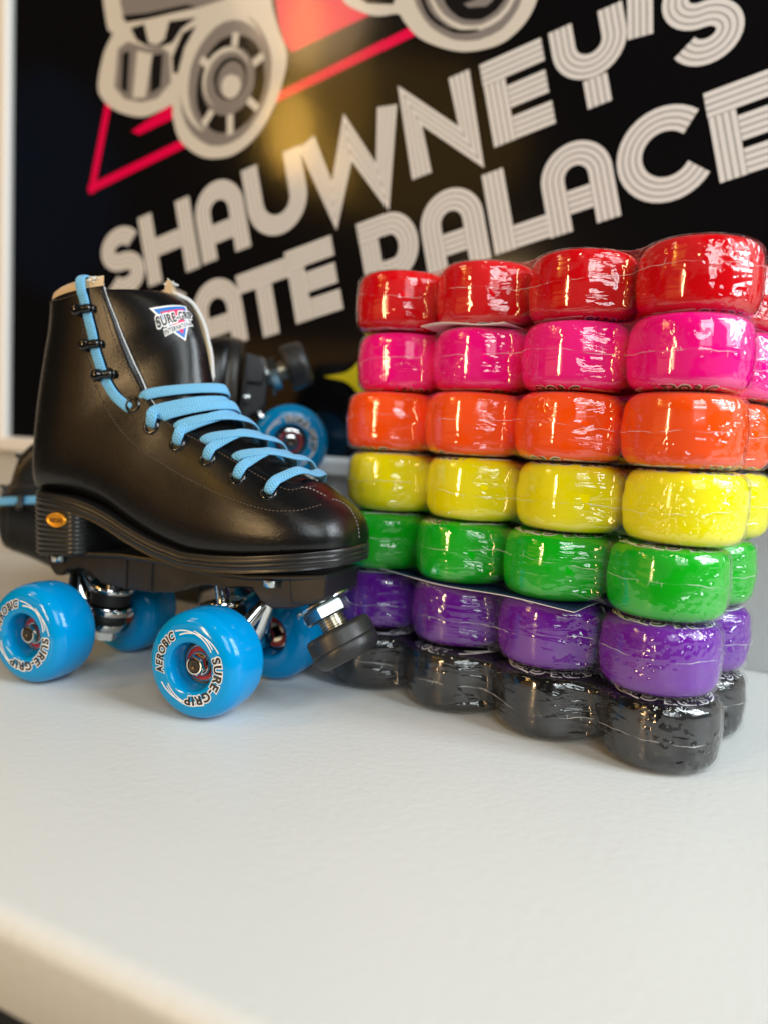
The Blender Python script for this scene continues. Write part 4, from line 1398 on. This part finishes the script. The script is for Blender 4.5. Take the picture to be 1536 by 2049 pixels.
# line of the lacing over the middle of the foot, toe upwards
MIDS = [(103, 138.0), (82, 148.5), (63, 159.2), (46, 170.5), (39.5, 180), (35, 188), (31, 196)]
def mid_at(q):
    i = min(int(q), len(MIDS) - 2)
    f = q - i
    (x0, z0), (x1, z1) = MIDS[i], MIDS[i + 1]
    d = Vector((z0 - z1, 0, x1 - x0)).normalized()
    n_ = Vector((-d.x, 0, -d.z)) if d.x < 0 else d
    n_ = Vector((abs(z1 - z0), 0, abs(x1 - x0))).normalized()
    return Vector((x0 + (x1 - x0) * f, 0, z0 + (z1 - z0) * f)), n_
STRAPS = []      # side, eyelet, position of the middle, x where it slips under the far edge
for k in range(5):
    STRAPS.append((-1, k, [.05, 1.12, 2.1, 3.1, 3.95][k], [97, 77, 54, 34, 14][k], 0))
    STRAPS.append((1, k, [.75, 1.75, 2.75, 3.6, 4.75][k], [64, 42, 24, 13, 0][k], 1))
for side, k, mq, xe, lay in STRAPS:
    p, nn = eyes[(side, k)]
    x0 = EYE[k][0]
    mid, mn = mid_at(mq)
    mid = mid + mn * (1.6 + 2.1 * lay) + Vector((0, rnd.uniform(-1, 1), 0))
    e0, n0 = edge_pt(min(x0 + 2, 99), side)
    e1, n1 = edge_pt(min(xe, 99), -side)
    q0 = e0 + n0 * (2.3 + 1.2 * lay)
    q0.y *= .94
    q1 = e1 + n1 * (1.5 + 1.2 * lay)
    q1.y *= .90
    m0 = q0.lerp(mid, .55) + mn * 3.6 + Vector((0, side * 3.2, 0))
    m1 = q1.lerp(mid, .55) + mn * 3.2 + Vector((0, -side * 3.2, 0))
    tuck = e1 - n1 * 3.4 + Vector((-1.5, -side * .5, -4.5))
    up = (q0 - p).normalized()
    pts = [p - nn * 2.4 - up * .2, p + nn * 1.2 + up * .5, p.lerp(q0, .5) + nn * 2.6, q0, m0, mid, m1, q1, tuck]
    nr = [nn * .4 - up, nn - up * .4, nn, (n0 + mn * .3).normalized(), (n0 * .5 + mn).normalized(), mn, (n1 * .5 + mn).normalized(), (n1 + mn * .3).normalized(), n1]
    ribbon(lc, pts, nr, w=7.0, u0=rnd.uniform(0, 9), taper=True)
HL = [(-10.3, 172.6), (-19.9, 179.0), (-26.0, 185.9), (-29.6, 192.8), (-32.2, 200.7), (-34.4, 207.7), (-36.4, 217.3), (-38.8, 225.1), (-40.8, 232.1), (-42.6, 238.0)]
for side in (-1, 1):
    pts, nr = [], []
    for k, (x, z) in enumerate(HL):
        p, nn = snap(x + (24 * min(max((z - 176) / 15, 0), 1) if side > 0 else 0), z, side)
        pts.append(p + nn * (1.4 if k else -.6))
        nr.append(nn)
    sx = 24 if side > 0 else 0
    p, nn = snap(-44.0 + sx, 242.5, side)
    n0 = nr[-1]
    top = Vector((-46.0 + sx, p.y, 249.6))
    pts += [p + nn * 2.0, top + Vector((0, side * .6, 0)), top + Vector((-.5, -side * 3.8, 2.6)), top + Vector((-1.5, -side * 8.2, -1.5)), top + Vector((-2, -side * 9.0, -12))]
    nr += [nn, (n0 + Vector((0, 0, .7))).normalized(), Vector((0, 0, 1)), Vector((0, -side, .4)), Vector((0, -side, 0))]
    ribbon(lc, pts, nr, w=6.6, th=1.7)
lc.build('lace', M['lace'], skate, recalc=True)

# woven logo on the tongue
def tongue_at(X, Y, lift=.35):
    j = min(max(13.9 + X / 3.85, 0), len(TG[0]) - 1.001)
    i = min(max(52.6 + Y * .74, 0), len(TG) - 1.001)
    i0, j0 = int(i), int(j)
    fi, fj = i - i0, j - j0
    a_, b_, c_, d_ = TG[i0][j0], TG[i0][j0 + 1], TG[i0 + 1][j0], TG[i0 + 1][j0 + 1]
    p = a_.lerp(b_, fj).lerp(c_.lerp(d_, fj), fi)
    n_ = (b_ - a_).cross(c_ - a_).normalized()
    if n_.x < 0:
        n_ = -n_
    return p + n_ * lift
def tri_patch(mb, tri, lift, mi, n=10):
    A_, B_, C_ = [Vector(q) for q in tri]
    idx, vs, fs = {}, [], []
    for i in range(n + 1):
        for j in range(n + 1 - i):
            q = A_ + (B_ - A_) * (i / n) + (C_ - A_) * (j / n)
            idx[(i, j)] = len(vs)
            vs.append(tongue_at(q.x, q.y, lift))
    for i in range(n):
        for j in range(n - i):
            fs.append((idx[(i, j)], idx[(i + 1, j)], idx[(i, j + 1)]))
            if j < n - i - 1:
                fs.append((idx[(i + 1, j)], idx[(i + 1, j + 1)], idx[(i, j + 1)]))
    mb.add(vs, fs, mi, True)
lg = MB()
tri_patch(lg, [(-14.5, .8), (14.5, .8), (0, -18.8)], .30, 0)
tri_patch(lg, [(-12.4, 0), (12.4, 0), (0, -17)], .42, 1)
tri_patch(lg, [(-9.2, -1.6), (9.2, -1.6), (0, -14)], .54, 2)
for s, size, y0, wd, o0, o1 in (('SURE-GRIP', 5.2, -6.6, 27, .75, .16), ('INTERNATIONAL', 3.3, -10.6, 21, .6, .05)):
    for off, mi, lift in ((o0, 0, .66), (o1, 3, .78)):
        v, f = text_mesh(s, size, off, .08 if size > 4 else 0, 1.08)
        v0, _ = text_mesh(s, size, 0, .08 if size > 4 else 0, 1.08)
        x0_, x1_ = min(q[0] for q in v0), max(q[0] for q in v0)
        kx = wd / (x1_ - x0_)
        lg.add([tongue_at((x - (x0_ + x1_) / 2) * kx, y0 + y, lift) for x, y in v], f, mi, False)
lg.build('logo_patch', [M['ink_white'], M['logo_blue'], M['logo_pink'], M['ink_black']], tongue, recalc=False)

# gold eye-shaped badge on the heel
bg = MB()
n = 40
def badge_ring(k_, y):
    o_ = []
    for q in range(n):
        a_ = 2 * math.pi * q / n
        c_, s_ = math.cos(a_), math.sin(a_)
        o_.append((-64.0 + 8.2 * k_ * math.copysign(abs(c_) ** 1.25, c_), y, 100.2 + 4.9 * k_ * s_))
    return o_
rings = [badge_ring(1, -28.6), badge_ring(1, -30.1), badge_ring(.94, -30.6), badge_ring(.84, -30.75), badge_ring(.78, -30.5), badge_ring(.4, -30.6)]
bg.add([p for r_ in rings for p in r_], [(i * n + k, i * n + (k + 1) % n, (i + 1) * n + (k + 1) % n, (i + 1) * n + k) for i in range(len(rings) - 1) for k in range(n)], 0, True)
bg.add(rings[-1], [tuple(range(n))], 0, False)
badge = bg.build('badge', [M['gold'], M['badge_dark']], heel)
v, f = text_mesh('ASON', 3.6, .22, 0, 1.0)
xm_ = (min(q[0] for q in v) + max(q[0] for q in v)) / 2
bt = MB()
bt.add([(-64.0 + (x - xm_), -30.75, 98.9 + y) for x, y in v], f, 0, False)
bt.build('relief', M['badge_dark'], heel, recalc=False)

# ------------------------------------------------------------------ place the skates
skate.location = (-137.77 * MM, 484.47 * MM, 0)
skate.rotation_euler = (0, 0, -0.378)

second = copy_tree(skate)
second['label'] = 'second black roller skate lying on its back behind the standing skate, wheels turned sideways'
SK2_EZ = Vector((-0.965, -0.13, 0.20)).normalized()
SK2_EX = Vector((0.20, 0.03, 0.98))
SK2_EX = (SK2_EX - SK2_EZ * SK2_EX.dot(SK2_EZ)).normalized()
SK2_EY = SK2_EZ.cross(SK2_EX)
_m = Matrix((SK2_EX, SK2_EY, SK2_EZ)).transposed()
_w = _m @ Vector((WB2, -TRK - 17, 31))
_tgt = (-78.5, 622.0, 157.2)
second.matrix_world = Matrix.Translation((Vector(_tgt) - _w) * MM) @ _m.to_4x4()
# the second skate shows no pale lining at its collar
for ch in second.children:
    if ch.name.startswith('lining'):
        ch.material_slots[0].link = 'OBJECT'
        ch.material_slots[0].material = M['leather']
